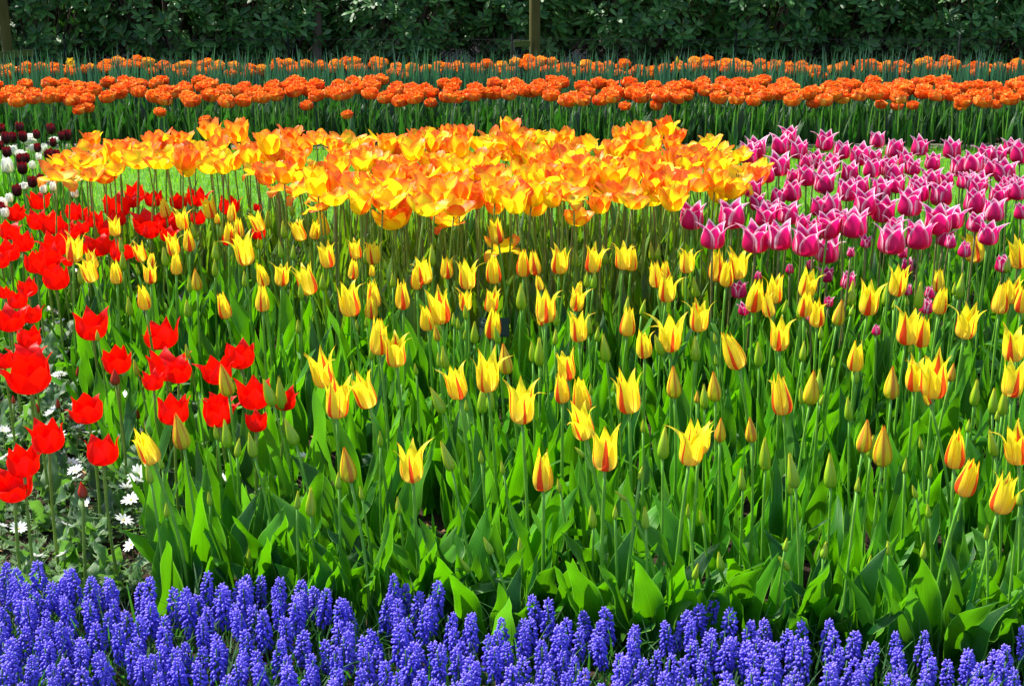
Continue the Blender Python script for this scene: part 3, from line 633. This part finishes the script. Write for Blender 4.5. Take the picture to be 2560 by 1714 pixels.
WHT = marks("137 655 135 608 d;18 652 18 618 d;250 648 250 622 d;65 705 65 668;95 712 98 685 d;205 688 208 658;38 787 36 730;28 740 28 715;235 842 233 800;180 732 180 700;112 862 105 832 d;15 955 12 905;45 922 45 893;150 770 148 738;190 700 186 672;245 870 248 845;345 900 343 878;200 880 200 855;150 690 147 665;25 990 25 965", 0, 0, SG)

def head_of(mk, z):
    """base of the head, its real length and its lean, from a mark"""
    p, t = at(mk[0], mk[1], z)
    dx, dy = mk[2] - mk[0], mk[1] - mk[3]
    L = math.hypot(dx, dy) * t / FPX
    return p, L, math.atan2(dx, max(1, dy))
def bedded(mk, zr, off=.05):
    """pick a stem height; if the plant would stand in the muscari, let it stand behind them and be shorter"""
    z = U(*zr); p, t = at(mk[0], mk[1], z); ymin = edge_y(p.x) + off
    if p.y < ymin:
        y = ymin + U(.0, .12); p, t = at_y(mk[0], mk[1], y)
    dx, dy = mk[2] - mk[0], mk[1] - mk[3]
    return p, math.hypot(dx, dy) * t / FPX, math.atan2(dx, max(1, dy))
def lean_word(a): return 'tilted left' if a < -.14 else 'tilted right' if a > .14 else 'upright'

# ---- yellow tulips
ry = Reg('{look}', 16); rh = Reg('{look}', 40)
for mk in YEL:
    p, L, a = bedded(mk, (.38, .43))
    k = mk[4]
    if k == 'h':
        o = plant('tulip', 'tulip', 'yellow tulips still in closed bud', p, L * 1.02, (a, U(-.05, .1)), rng.choice(HB), M['stem'], .0030, LEAF, 3, 1.0)
        rh.add(o, f'pointed orange yellow tulip bud {lean_word(a)}')
    else:
        o = plant('tulip', 'tulip', 'yellow tulips with red flames', p, L * U(1.02, 1.14), (a + rng.gauss(0, .07), U(-.08, .22)), rng.choice(YO if k == 'o' else YC), M['stem'], .0034, LEAF_B if p.y < edge_y(p.x) + .35 else LEAF, 3, 1.0)
        ry.add(o, f"red flamed yellow tulip {'flaring' if k == 'o' else 'closed'} {lean_word(a)}")
ry.done(); rh.done()
rb = Reg('{look}', 18)
for mk in BUD:
    p, L, a = bedded(mk, (.30, .40))
    o = plant('tulip_bud', 'tulip bud', 'green tulip buds among the yellow tulips', p, max(L, .03), (a, U(-.05, .1)), rng.choice(GB), M['stem'], .0026, LEAF_B if p.y < edge_y(p.x) + .35 else LEAF, 2, .9, fname='bud')
    rb.add(o, f'green tulip bud {lean_word(a)}')
rb.done()
# ---- red tulips
rr = Reg('{look}', 14); rrb = Reg('{look}', 40)
for mk in RED:
    p, L, a = bedded(mk, (.30, .34))
    o = plant('red_tulip', 'tulip', 'red tulips in the bed at the side', p, L, (a * .7, U(-.05, .15)), rng.choice(RD) if mk[4] == 'o' else RB[0], M['stem_olive'], .0032, LEAF_R, 3, .95, squash=1.12 if mk[4] == 'o' else 1.15)
    rr.add(o, f"bright red tulip {lean_word(a)} {'with flared points' if mk[4] == 'o' else 'half closed'}")
for mk in REDB:
    p, L, a = bedded(mk, (.10, .16))
    o = plant('red_tulip_bud', 'tulip bud', 'small red tulip buds low in the bed', p, max(L, .025), (a, 0), rng.choice(RB), M['stem_olive'], .0024, LEAF_R, 2, .7, fname='bud')
    rrb.add(o, 'small closed red tulip bud low among leaves')
rr.done(); rrb.done()
# ---- pink tulips
rp = Reg('{look}', 16)
for mk in PNK:
    low = mk[1] > 640
    p, L, a = head_of(mk, U(.46, .50) if not low else U(.30, .36))
    L = min(L, .080) * 1.14
    o = plant('pink_tulip', 'tulip', 'magenta tulips edged with white', p, L, (a * .8, U(-.05, .15)), rng.choice(PKC if mk[4] == 'c' else PK), M['stem_brown'] if U(0, 1) < .5 else M['stem'], .0032, FOL_PINK, 1, 1.0, folname='foliage', squash=1.03)
    rp.add(o, f"{'low ' if low else ''}magenta tulip with white edges {lean_word(a)}")
rp.done()
# ---- dark and white tulips
rd = Reg('{look}', 8); rw = Reg('{look}', 8)
for mk in DRK:
    p, L, a = head_of(mk, U(.38, .42)); L = min(max(L, .04), .07)
    o = plant('dark_tulip', 'tulip', 'blackish red tulips', p, L, (a * .6, U(-.05, .15)), rng.choice(DK), M['stem'], .003, FOL_PINK, 1, .95, folname='foliage')
    rd.add(o, 'blackish burgundy goblet tulip among white ones')
for mk in WHT:
    p, L, a = head_of(mk, U(.34, .40)); L = min(max(L * 1.2, .036), .07); d = mk[4] == 'd'
    o = plant('white_tulip', 'tulip', 'white tulips between the dark ones', p, L * (1.25 if d else 1), (a * .5, U(0, .2)), rng.choice(WH if d else WG), M['stem'], .003, FOL_PINK, 1, .9, folname='foliage')
    rw.add(o, 'creamy white double tulip among dark ones' if d else 'greenish white closed tulip among dark ones')
rd.done(); rw.done()

# ---- orange and yellow flamed tulips: heads packed inside an outline
def inside(x, y, top, bot):
    return np.interp(x, *zip(*top)) < y < np.interp(x, *zip(*bot))
TOPF = [(150, 360), (190, 375), (225, 325), (380, 315), (470, 335), (560, 310), (650, 320), (740, 315), (900, 325), (1090, 320), (1150, 305), (1260, 300), (1330, 320), (1500, 335), (1600, 305), (1700, 302), (1800, 335), (1850, 360), (1890, 400)]
BOTF = [(150, 425), (260, 425), (300, 395), (420, 390), (500, 425), (590, 405), (660, 425), (700, 465), (760, 460), (830, 490), (900, 478), (980, 505), (1060, 500), (1120, 515), (1220, 490), (1300, 505), (1400, 478), (1500, 490), (1580, 465), (1650, 488), (1740, 462), (1800, 480), (1870, 460), (1890, 440)]
fl = [(1000, 530, 0), (1130, 535, 2), (1255, 600, 2), (1440, 530, 1), (1380, 485, 0), (800, 495, 2), (265, 425, 1), (175, 425, 2), (160, 375, 1), (230, 335, 0), (1160, 320, 0), (600, 320, 0), (1640, 325, 0), (1690, 325, 0), (1590, 330, 0), (1060, 505, 1), (985, 540, 1), (900, 500, 0), (1110, 530, 1), (1500, 500, 0), (1330, 505, 0), (1240, 500, 0), (1680, 492, 0), (1580, 488, 1)]
tries = 0
while len(fl) < 245 and tries < 30000:
    tries += 1
    x, y = U(140, 1895), U(300, 530)
    if not inside(x, y, TOPF, BOTF): continue
    if all(((x - a) / 30.5) ** 2 + ((y - b) / 16.5) ** 2 > 1 for a, b, _ in fl): fl.append((x, y, rng.choices([0, 1, 2], [.48, .36, .16])[0]))
rf = Reg('{look}', 20)
LOOK = ['cupped', 'opened', 'sprawling']
for x, y, k in fl:
    z = U(.48, .56) if y < 525 else (.37 if y > 560 else .46)
    p, t = at(x, y + 30, z)
    L = (.071, .063, .056)[k] * U(.80, 1.2)
    o = plant('flamed_tulip', 'tulip', 'orange and yellow flamed tulips', p, L, (U(-.2, .2), U(-.1, .25)), rng.choice(FL[k]), M['stem_olive'] if U(0, 1) < .75 else M['stem_brown'], .0029, FOL_OLIVE, 1, 1.0, folname='foliage')
    rf.add(o, f'{LOOK[k]} orange and yellow tulip')
rf.done()

# ---- double orange tulips in two bands
def band(n, rows, jx, jy, x0=-60, x1=2620):
    out = []
    for k, y0 in enumerate(rows):
        for i in range(n):
            x = x0 + (x1 - x0) * (i + .5 + .5 * (k % 2)) / n + U(-jx, jx)
            out.append((x, y0 + U(-jy, jy) + 6 * math.sin(x * .013 + .4 * k) + 5 * math.sin(x * .031 + 1) + 3 * math.sin(x * .071)))
    return out
fb = band(70, (213, 228, 242), 13, 7) + [(220, 268), (200, 272), (399, 277), (514, 298), (768, 262), (869, 284), (1640, 262), (1562, 262), (2240, 262), (2200, 258), (2280, 260), (2400, 262)]
bb = band(77, (160,), 12, 5)
rdf = Reg('{look}', 72); rdb = Reg('{look}', 100)
for i, (x, y) in enumerate(fb):
    p, t = at(x, y + 11, .325 + U(-.02, .02) if y < 255 else .27)
    o = plant('double_tulip', 'tulip', 'double orange tulips in the front band', p, U(.100, .116) * (.75 if y > 255 else 1), (U(-.15, .15), U(0, .25)), rng.choice(DB), M['stem'], .0034, FOL_DBL, 1, .95, folname='foliage', squash=.86)
    rdf.add(o, 'ruffled double orange tulip in the front band')
for x, y in bb:
    p, t = at(x, y + 10, .34)
    o = plant('double_tulip', 'tulip', 'double orange tulips in the far band', p, U(.082, .098), (U(-.15, .15), U(0, .2)), rng.choice(DBF), M['stem'], .0034, None, 0, 1, squash=.88)
    rdb.add(o, 'double orange tulip in the far band behind blades')
rdf.done(); rdb.done()
def rest_of_doubles():
    mb = MB(); protos = [peony() for _ in range(4)]
    for x, y in band(72, (167, 175), 12, 4):
        p, t = at(x, y + 10, .31); s = U(.075, .09)
        mb.put(rng.choice(protos), Matrix.Translation(p) @ Euler((U(0, .2), U(-.1, .1), U(0, 6))).to_matrix().to_4x4() @ Matrix.Scale(s, 4))
        q = MB(); tube(q, [(p.x, p.y, 0), (p.x, p.y, p.z + .01)], .0034, 5); 
        for v, f, uv, r, mi in zip(q.v, q.f, q.uv, q.r, q.mi): mb.add(v, f, uv, .5, 1)
    stuff('double_tulips', mb.build('double_tulips', [M['doublefar'], M['stem']]), 'more orange double tulips massed in the far band among blades')
rest_of_doubles()

# ---- muscari
pts = []; tries = 0
while len(pts) < 292 and tries < 60000:
    tries += 1
    y = U(2.13, 2.75); x = U(-1.1, 1.1)
    if y > edge_y(x) - U(0, .02): continue
    if abs(x) > (y * .956 + .37) * .36 + .02: continue
    if all((x - a) ** 2 + (y - b) ** 2 > .0340 ** 2 for a, b in pts): pts.append((x, y))
print('muscari', len(pts), 'flamed', len(fl), 'yellow', len(YEL), 'buds', len(BUD), 'red', len(RED), 'pink', len(PNK), 'doubles', len(fb), len(bb))
rm = Reg('{look}', 34)
for x, y in pts:
    zt = U(.148, .192); L = U(.060, .082); tx, ty = U(-.22, .22), U(-.16, .18)
    root = thing('grape_hyacinth', '', 'grape hyacinth', (x, y, 0), 'blue grape hyacinths along the bottom')
    hd = Vector((tx * .04, -ty * .04, zt - L))
    obj('stem', stem_mesh((0, 0, -.01), (hd.x, hd.y, hd.z + L * .9), .0020, .0014, M['mstem'], (U(-.004, .004), U(-.004, .004))), root)
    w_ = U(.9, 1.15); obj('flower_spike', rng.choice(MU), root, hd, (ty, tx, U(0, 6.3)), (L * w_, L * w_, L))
    rm.add(root, 'blue grape hyacinth spike' if L < .072 else 'tall blue grape hyacinth spike')
rm.done()

# ------------------------------------------------------------------ uncountable foliage
def poly_sampler(poly, z=0.0, jitter=0):
    xs = [p[0] for p in poly]; ys = [p[1] for p in poly]
    def inside_(x, y):
        c = False; j = len(poly) - 1
        for i in range(len(poly)):
            if (poly[i][1] > y) != (poly[j][1] > y) and x < (poly[j][0] - poly[i][0]) * (y - poly[i][1]) / (poly[j][1] - poly[i][1]) + poly[i][0]: c = not c
            j = i
        return c
    def f():
        x, y = U(min(xs), max(xs)), U(min(ys), max(ys))
        return Vector((x, y, z)) if inside_(x, y) else None
    return f
def gpoly(px): return [tuple(at(x, y, 0)[0][:2]) for x, y in px]
YB = gpoly([(450, 1530), (700, 1570), (1200, 1650), (1800, 1690), (2700, 1740), (2700, 960), (150, 960), (250, 1150)])
ybs = poly_sampler(YB)
def yellow_bed():
    p = ybs()
    return p if p is not None and p.y > edge_y(p.x) + .03 else None
scatter_mesh('tulip_leaves', M['leaf'], 900, yellow_bed, leafP, 'wavy green leaves crowding the yellow tulip bed', .7, 1.1)
def front_edge():
    x = U(-.75, 1.15); return Vector((x, edge_y(x) + U(.03, .16), 0)) if x > -.55 else None
scatter_mesh('tulip_leaves', M['leaf'], 120, front_edge, leafB, 'broad wavy green leaves right behind the blue flowers', .7, 1.0)
scatter_mesh('tulip_leaves', M['leaf'], 420, poly_sampler(gpoly([(1500, 960), (2750, 960), (2750, 610), (1850, 610)])), leafP[:12] + leafN, 'green leaves filling the magenta tulip bed', .8, 1.1)
scatter_mesh('tulip_leaves', M['leaf_olive'], 1050, poly_sampler(gpoly([(850, 960), (1800, 960), (1850, 620), (120, 640), (200, 760), (600, 800)])), leafN, 'olive green leaves below the orange tulips', .8, 1.15)
scatter_mesh('tulip_leaves', M['leaf_red'], 260, poly_sampler(gpoly([(-150, 1560), (330, 1540), (560, 1350), (700, 1150), (500, 950), (350, 780), (-100, 780)])), leafR, 'grey green purple striped leaves of the red tulips', .6, 1.0)
scatter_mesh('tulip_leaves', M['leaf'], 420, poly_sampler(gpoly([(-150, 900), (600, 950), (700, 760), (250, 700), (200, 580), (-150, 570)])), leafN + leafP[:5], 'narrow green leaves below the dark and white tulips', .75, 1.05)
scatter_mesh('tulip_leaves', M['leaf_dark'], 2600, poly_sampler([(-3.9, 8.86), (3.9, 8.86), (4.1, 9.5), (-4.1, 9.5)]), leafN + leafP[:5], 'dark green leaves below the double orange tulips', .75, 1.02)
bladeP = [one(leaf, U(.38, .50), U(.0065, .0095), 0, U(84, 90), U(70, 86), fold=.5, wave=.02, twist=U(-.5, .5), nu=3, nv=6, shape=[.8, 1, 1, 1, .9, .7, .4, .05]) for _ in range(10)]
scatter_mesh('daffodil_leaves', M['blade'], 3300, poly_sampler([(-4.2, 9.55), (4.2, 9.55), (4.3, 10.05), (-4.3, 10.05)]), bladeP, 'upright blue green blades between the two orange bands', .82, 1.12, 5)
grP = [one(leaf, U(.12, .20), U(.0022, .0034), 0, U(60, 85), U(-10, 60), fold=.6, wave=.0, twist=U(-.5, .5), nu=3, nv=6, shape=[.8, 1, 1, 1, .9, .7, .4, .05]) for _ in range(10)]
def musc_bed():
    y = U(2.05, 2.8); x = U(-1.15, 1.15)
    return Vector((x, y, 0)) if y < edge_y(x) + .01 else None
scatter_mesh('hyacinth_leaves', M['grassy'], 2600, musc_bed, grP, 'thin green grassy leaves under the blue flowers', .7, 1.1, 10)
# feathery anemone leaves and scraps on the soil
def fern():
    mb = MB()
    for k in range(3):
        a = k * 2.1 + U(-.3, .3)
        for j in range(5):
            leaf(mb, U(.012, .02), U(.002, .0035), a + (j - 2) * .42, U(10, 40), U(-20, 20), .3, .1, 0, 3, 4, U(0, 1), base=(math.cos(a) * .016, math.sin(a) * .016, .0), shape=[.3, .8, 1, .7, .4, .05])
    return mb
fernP = [fern() for _ in range(6)]
RSOIL = poly_sampler(gpoly([(-150, 1600), (420, 1560), (700, 1300), (760, 1050), (350, 850), (-100, 850)]))
def low():
    p = RSOIL()
    if p is None: return None
    p.z = .02 + abs(rng.gauss(0, .03)); return p
scatter_mesh('anemone_foliage', M['fern'], 1500, low, fernP, 'feathery low green foliage under the red tulips', .8, 1.6, 15)
def scraps():
    mb = MB()
    for _ in range(900):
        x, y = U(-1.5, 1.5), U(2.3, 4.5); s = U(.004, .012); a = U(0, 6.3)
        A = Matrix.Translation((x, y, .02)) @ Euler((U(-.6, .6), U(-.6, .6), a)).to_matrix().to_4x4() @ Matrix.Scale(s, 4)
        q = MB(); q.grid(np.array([[[-1, -.5, 0], [-.3, -.2, .2], [.9, -.4, 0]], [[-.9, .4, .1], [0, .3, .3], [1, .5, 0]]]), U(0, 1)); mb.put(q, A)
    stuff('dry_litter', mb.build('litter', M['litter']), 'dry brown leaf scraps scattered on the soil')
scraps()

# white anemones
ANM = marks("470 45 0 0;445 300 0 0;455 345 0 0;830 225 0 0;815 320 0 0 b;810 360 0 0;750 400 0 0;775 470 0 0;510 500 0 0;980 305 0 0;1265 260 0 0;1190 410 0 0;1250 430 0 0;1320 360 0 0;1590 360 0 0;1615 395 0 0;1800 215 0 0;1830 300 0 0;"
 "395 620 0 0;110 640 0 0;10 625 0 0;210 810 0 0;385 790 0 0;730 590 0 0;775 735 0 0;420 250 0 0;900 50 0 0;80 100 0 0;40 215 0 0;530 75 0 0;20 60 0 0;340 100 0 0;700 130 0 0", 0, 1050, SD)
ANM += marks("280 660 0 0;350 720 0 0;580 730 0 0;610 720 0 0;680 635 0 0;370 1280 0 0;400 1270 0 0;355 1310 0 0;160 575 0 0;500 600 0 0;360 860 0 0;395 930 0 0;290 980 0 0;690 520 0 0;330 850 0 0;590 1240 0 0;1510 610 0 0;460 1480 0 0;340 1520 0 0;800 1410 0 0;700 1200 0 0", 0, 450, SA)
ra = Reg('{look}', 14)
for mk in ANM:
    z = U(.09, .12); p, t = at(mk[0], mk[1], z)
    if p.y < edge_y(p.x) + .03: p, t = at_y(mk[0], mk[1], edge_y(p.x) + .06)
    root = thing('white_anemone', '', 'anemone', (p.x, p.y, 0), 'white anemones under the red tulips')
    s = U(.022, .029) if mk[4] != 'b' else .033
    obj('stem', stem_mesh((0, 0, -.01), (0, 0, p.z), .0014, .0011, M['stem_brown'], (U(-.01, .01), U(-.01, .01))), root)
    obj('flower', rng.choice(AN), root, (0, 0, p.z), (U(.1, .7), U(-.4, .4), U(0, 6)), s)
    ra.add(root, 'small white daisy like anemone near soil')
ra.done()

# ------------------------------------------------------------------ rhododendron hedge
def rleaf(): return one(leaf, U(.070, .110), U(.014, .020), 0, U(5, 30), U(-40, 0), fold=.25, wave=.06, twist=U(-.4, .4), nu=3, nv=6, shape=[.12, .5, .85, 1, .95, .7, .08])
rl = [rleaf() for _ in range(8)]
def whorl():
    mb = MB(); n = rng.randint(7, 10)
    for k in range(n): mb.put(rng.choice(rl), Matrix.Rotation(k * 2.4 + U(-.3, .3), 4, 'Z') @ Matrix.Rotation(U(-.5, .25), 4, 'Y') @ Matrix.Translation((.008, 0, U(-.01, .02))) @ Matrix.Scale(U(.8, 1.1), 4), U(0, 1))
    return mb
wh = [whorl() for _ in range(10)]
def shoot():
    mb = MB()
    for k in range(4): leaf(mb, U(.03, .05), U(.003, .005), k * 1.6, 85, U(60, 80), .8, .0, 0, 3, 4, U(0, 1))
    return mb
sh = [shoot() for _ in range(4)]
def bush(w_, d_, h, z0, n):
    fo, st, nw = MB(), MB(), MB()
    for i in range(n):
        u1, u2 = U(0, 1), U(0, 6.283)
        q = U(.25, 1) ** .5 if i % 3 == 0 else U(.86, 1.04)
        ez = math.asin(2 * U(.0, 1) - 1) * .9
        d = Vector((math.cos(u2) * math.cos(ez), math.sin(u2) * math.cos(ez), math.sin(ez)))
        c = (z0 + h) / 2; hz = (h - z0) / 2
        p = Vector((d.x * w_ * q * U(.9, 1.08), d.y * d_ * q, c + d.z * hz * q))
        up = (d * .75 + Vector((0, 0, .8))).normalized()
        A = Matrix.Translation(p) @ up.to_track_quat('Z', 'Y').to_matrix().to_4x4() @ Matrix.Rotation(U(0, 6.3), 4, 'Z') @ Matrix.Scale(U(.85, 1.2), 4)
        fo.put(rng.choice(wh), A)
        if U(0, 1) < .30: nw.put(rng.choice(sh), A)
        if i % 2 == 0: tube(st, [p, p * .93 - Vector((0, 0, .06)), p * .6 + Vector((0, 0, -.15 * hz))], [.003, .004, .007], 4)
    for k in range(9):
        a = U(0, 6.3); tube(st, [(U(-.08, .08), U(-.05, .05), -.02), (math.cos(a) * w_ * .3, math.sin(a) * d_ * .3, z0 + .12), (math.cos(a) * w_ * .7, math.sin(a) * d_ * .7, (z0 + h) * .6)], [.02, .014, .006], 5)
    return fo.build('foliage', M['rhodo']), st.build('branches', M['bark_dark']), nw.build('new_shoots', M['shoot'])
BU = [bush(.76, .62, 1.30, .12, 640) for _ in range(3)]
BU2 = [bush(1.0, .75, 2.1, .02, 800) for _ in range(2)]
rbu = Reg('{look}', 20); rb2 = Reg('{look}', 20)
for i in range(11):
    x = -4.9 + i * .98 + U(-.12, .12); o = thing('rhododendron', '', 'shrub', (x, 12.35 + U(-.12, .22), 0), 'rhododendrons of the hedge', None, (0, 0, U(-.5, .5)))
    s = U(.92, 1.1)
    for nm, me in zip(('foliage', 'branches', 'new_shoots'), BU[i % 3]): 
        q = obj(nm, me, o, scale=(s, s, s))
        if nm == 'new_shoots': q['kind'] = 'stuff'
    rbu.add(o, 'dark rhododendron bush with leathery whorled leaves, front')
for i in range(9):
    x = -6 + i * 1.5 + U(-.2, .2); o = thing('rhododendron', '', 'shrub', (x, 13.75 + U(-.1, .2), 0), 'taller rhododendrons behind the hedge', None, (0, 0, U(-3, 3)))
    for nm, me in zip(('foliage', 'branches', 'new_shoots'), BU2[i % 2]):
        q = obj(nm, me, o)
        if nm == 'new_shoots': q['kind'] = 'stuff'
    rb2.add(o, 'tall rhododendron bush in shade, back')
rbu.done(); rb2.done()

# ------------------------------------------------------------------ trees, stakes
def crown(cx, cy, cz, r, n):
    mb = MB(); lp = [one(leaf, .13, .045, 0, 20, -30, fold=.3, wave=.1, nu=3, nv=4, shape=[.2, .9, 1, .7, .05]) for _ in range(4)]
    cl = [(cx + U(-r, r), cy + U(-r, r) * .7, cz + U(-r, r) * .55) for _ in range(26)]
    for _ in range(n):
        c = rng.choice(cl); p = Vector([c[i] + rng.gauss(0, .32) for i in range(3)])
        mb.put(rng.choice(lp), Matrix.Translation(p) @ Euler((U(-.7, .7), U(-.7, .7), U(0, 6.3))).to_matrix().to_4x4() @ Matrix.Scale(U(.8, 1.5), 4), U(0, 1))
    return mb.build('crown', M['treeleaf'])
def tree(px0, px1, y, dia, label, mat, lean_x, cyr):
    """px0 at photo top, px1 at its foot"""
    b, _ = at_y(px1, 150, y); t, _ = at_y(px0, 0, y)
    b.z = 0; dx = (t.x - b.x) / max(.3, t.z)
    o = thing('tree', label, 'tree', (b.x, y, 0), 'trees at the hedge')
    mb = MB(); pts = [(0, 0, -.05), (dx * .35, 0, .35), (dx * .8, 0, .8), (dx * 1.3, .15, 1.4), (dx * 1.5 + lean_x * .4, .6, 2.4), (lean_x, cyr * .8, 3.6), (lean_x * 1.2, cyr, 4.8)]
    r = dia / 2
    P = [bez([p for p in pts], 26)[i] for i in range(26)] if False else pts
    tube(mb, P, [r * 1.08, r, r * .98, r * .93, r * .85, r * .65, r * .3], 14)
    for k in range(6):
        a = k * 1.05; z0 = 3.0 + .25 * k; tube(mb, [(lean_x * .8, cyr * .7, z0), (lean_x + math.cos(a) * .7, cyr + math.sin(a) * .6, z0 + .6), (lean_x + math.cos(a) * 1.4, cyr + math.sin(a) * 1.1, z0 + 1.0)], [r * .45, r * .3, r * .1], 6)
    obj('trunk', mb.build('trunk', mat), o)
    obj('crown', crown(lean_x, cyr, 4.4, 1.8, 3600), o)
    return o
tree(1337, 1337, 11.45, .088, 'slim upright mossy tree trunk near the middle, in front of hedge', M['bark'], .1, 4.2)
tree(4, 24, 11.4, .085, 'leaning mossy tree trunk in front of hedge at the far left', M['bark'], -.6, 4.2)
tree(792, 790, 11.97, .080, 'shaded grey brown tree trunk rising out of the hedge', M['bark_dark'], .2, 3.8)
for i, x in enumerate((-4.6, 3.6, 5.9)):
    b = thing('tree', ['shaded trunk standing deep behind hedge, far left', 'shaded trunk standing deep behind hedge, right side', 'shaded trunk standing deep behind hedge, far right'][i], 'tree', (x, 15.2, 0), 'trees at the hedge')
    mb = MB(); tube(mb, [(0, 0, 0), (.05, 0, 1.5), (0, .1, 3), (.1, .2, 4.6)], [.09, .08, .07, .03], 12); obj('trunk', mb.build('trunk', M['bark_dark']), b)
    obj('crown', crown(0, .3, 4.4, 1.9, 3600), b)

def stake(px, pytop, y, dia, label):
    b, _ = at_y(px, pytop, y); h = b.z
    o = thing('tree_stake', label, 'stake', (b.x, y, 0), 'short stakes beside the trunks')
    mb = MB(); r = dia / 2; tube(mb, [(0, 0, -.02), (0, 0, h * .75)], [r, r], 14); obj('shaft', mb.build('shaft', M['bark_dark']), o)
    mb = MB(); tube(mb, [(0, 0, h * .75), (0, 0, h * .98), (0, 0, h)], [r * 1.06, r * 1.06, r * .85], 14); obj('top', mb.build('top', M['post']), o)
    return b
s1 = stake(1293, 100, 11.35, .066, 'short dark wooden stake beside the mossy middle trunk')
s2 = stake(72, 120, 11.35, .055, 'short dark wooden stake beside the leaning trunk, far left')
def batten(p0, p1, hgt, label):
    L = (p1 - p0).length; mb = MB(); hx, hy, hz = L / 2, .010, hgt / 2
    b = bpy.data.meshes.new('batten')
    import bmesh
    bm = bmesh.new(); bmesh.ops.create_cube(bm, size=1); bmesh.ops.scale(bm, vec=(L, .02, hgt), verts=bm.verts); bmesh.ops.bevel(bm, geom=bm.edges[:], offset=.003, segments=2, affect='EDGES'); bm.to_mesh(b); bm.free(); b.materials.append(M['batten'])
    ang = -math.atan2(p1.z - p0.z, p1.x - p0.x)
    return thing('tree_batten', label, 'batten', (p0 + p1) / 2, 'mossy battens between stake and trunk', b, (0, ang, 0))
batten(at_y(1285, 111, 11.30)[0], at_y(1325, 109, 11.30)[0], .045, 'green mossy board nailed between short stake and middle trunk')
batten(at_y(-60, 146, 11.30)[0], at_y(85, 131, 11.30)[0], .055, 'green mossy board crossing the leaning trunk, far left')

# wire netting
def netting():
    o = thing('wire_fence', 'low dark wire netting fence in the shade under the hedge', 'fence', (0, 11.62, 0))
    mb = MB()
    for x in np.arange(-5.5, 5.5, .06):
        tube(mb, [(x, 0, 0), (x + .42, 0, .42)], .0004, 3); tube(mb, [(x + .42, .002, 0), (x, .002, .42)], .0004, 3)
    tube(mb, [(-5.5, 0, .42), (5.9, 0, .42)], .0015, 4)
    obj('netting', mb.build('netting', M['wire']), o)
    for x in np.arange(-5.4, 6, 1.8):
        q = MB(); tube(q, [(x, .02, 0), (x, .02, .46)], .010, 8); obj('post', q.build('post', M['post']), o)
netting()

# lone daffodil and a few stray buds above the far band
def daffodil():
    p, _ = at_y(170, 155, 9.9)
    o = thing('daffodil', 'single yellow daffodil above the far blades, the only one', 'daffodil', (p.x + .02, 9.9, 0))
    mb = MB()
    for k in range(6): petal(mb, k * 1.047, [(.1, 0), (.4, .02), (.8, .1), (1.0, 0)], [.15, .35, .4, .3, .05], 5, 6, .03, .2, 2.0)
    P = bez([(.2, 0), (.28, .3), (.25, .5), (.42, .62)], 6); an = np.linspace(0, 2 * math.pi, 13)[:-1]
    mb.grid(np.array([[[r * math.cos(a), r * math.sin(a), z] for a in an] for r, z in P]), .9, 0, wrap=True)
    s = MB(); tube(s, [(.03, 0, 0), (.045, 0, p.z * .8), (.03, 0, p.z + .03), (0, -.01, p.z)], .003, 6)
    obj('stem', s.build('stem', M['blade']), o)
    obj('flower', mb.build('flower', M['half'] if False else M['daff']), o, (0, -.01, p.z), (R(80), 0, .3), .034)
M['daff'] = petal_mat('daffodil_petal', lambda new, **k: ramp(new, k['v'], [(0, (.85, .42, .01)), (1, (.9, .62, .02))]), .4)
daffodil()
p, _ = at_y(1693, 158, 9.9); o = plant('tulip_bud', 'tulip bud', None, p, .055, (0, 0), HB[0], M['stem'], .003, None, 0, 1, fname='bud'); o['label'] = 'pale orange bud standing alone above the far band'
p, _ = at_y(1280 + 440 / SG, 940 / SG, 5.0); o = plant('spent_tulip', 'tulip', None, p, .03, (.1, 0), GB[0], M['stem_olive'], .003, None, 0, 1, fname='seed_head'); o['label'] = 'spent tulip seed head that has dropped its petals'

# plant-name plaques
def plaque(p, wdt, hgt, text, label, tilt=-38):
    import bmesh
    b = bpy.data.meshes.new('panel'); bm = bmesh.new(); bmesh.ops.create_cube(bm, size=1); bmesh.ops.scale(bm, vec=(wdt, hgt, .006), verts=bm.verts)
    bmesh.ops.bevel(bm, geom=bm.edges[:], offset=.002, segments=2, affect='EDGES'); bm.to_mesh(b); bm.free(); b.materials.append(M['plaque'])
    o = thing('plant_label', label, 'sign', (p.x, p.y, 0), 'dark green plant name plaques')
    pn = obj('panel', b, o, (0, 0, p.z), (R(90 + tilt), 0, 0))
    q = MB(); tube(q, [(0, .012, -.02), (0, .012, p.z)], .005, 8); obj('post', q.build('post', M['post']), o)
    if text:
        c = bpy.data.curves.new('lettering', 'FONT'); c.body = text; c.size = .020; c.extrude = .0004; c.materials.append(M['letter'])
        to = bpy.data.objects.new('lettering', c); COL.objects.link(to); bpy.context.view_layer.update()
        me = bpy.data.meshes.new_from_object(to); bpy.data.objects.remove(to)
        t = obj('lettering', me, pn, (-wdt * .44, hgt * .20, .0036))
p, _ = at_y(1236, 818, 4.12); plaque(p, .090, .062, 'DAW', 'dark green plant name plaque half hidden below middle yellow tulips')
p, _ = at_y(2275, 1425, 2.75); plaque(p, .125, .085, '', 'dark plant plaque hidden in leaves behind the grape hyacinths')
print('objects', len(bpy.data.objects), 'tris ~', sum(len(m.polygons) * m.users for m in bpy.data.meshes))
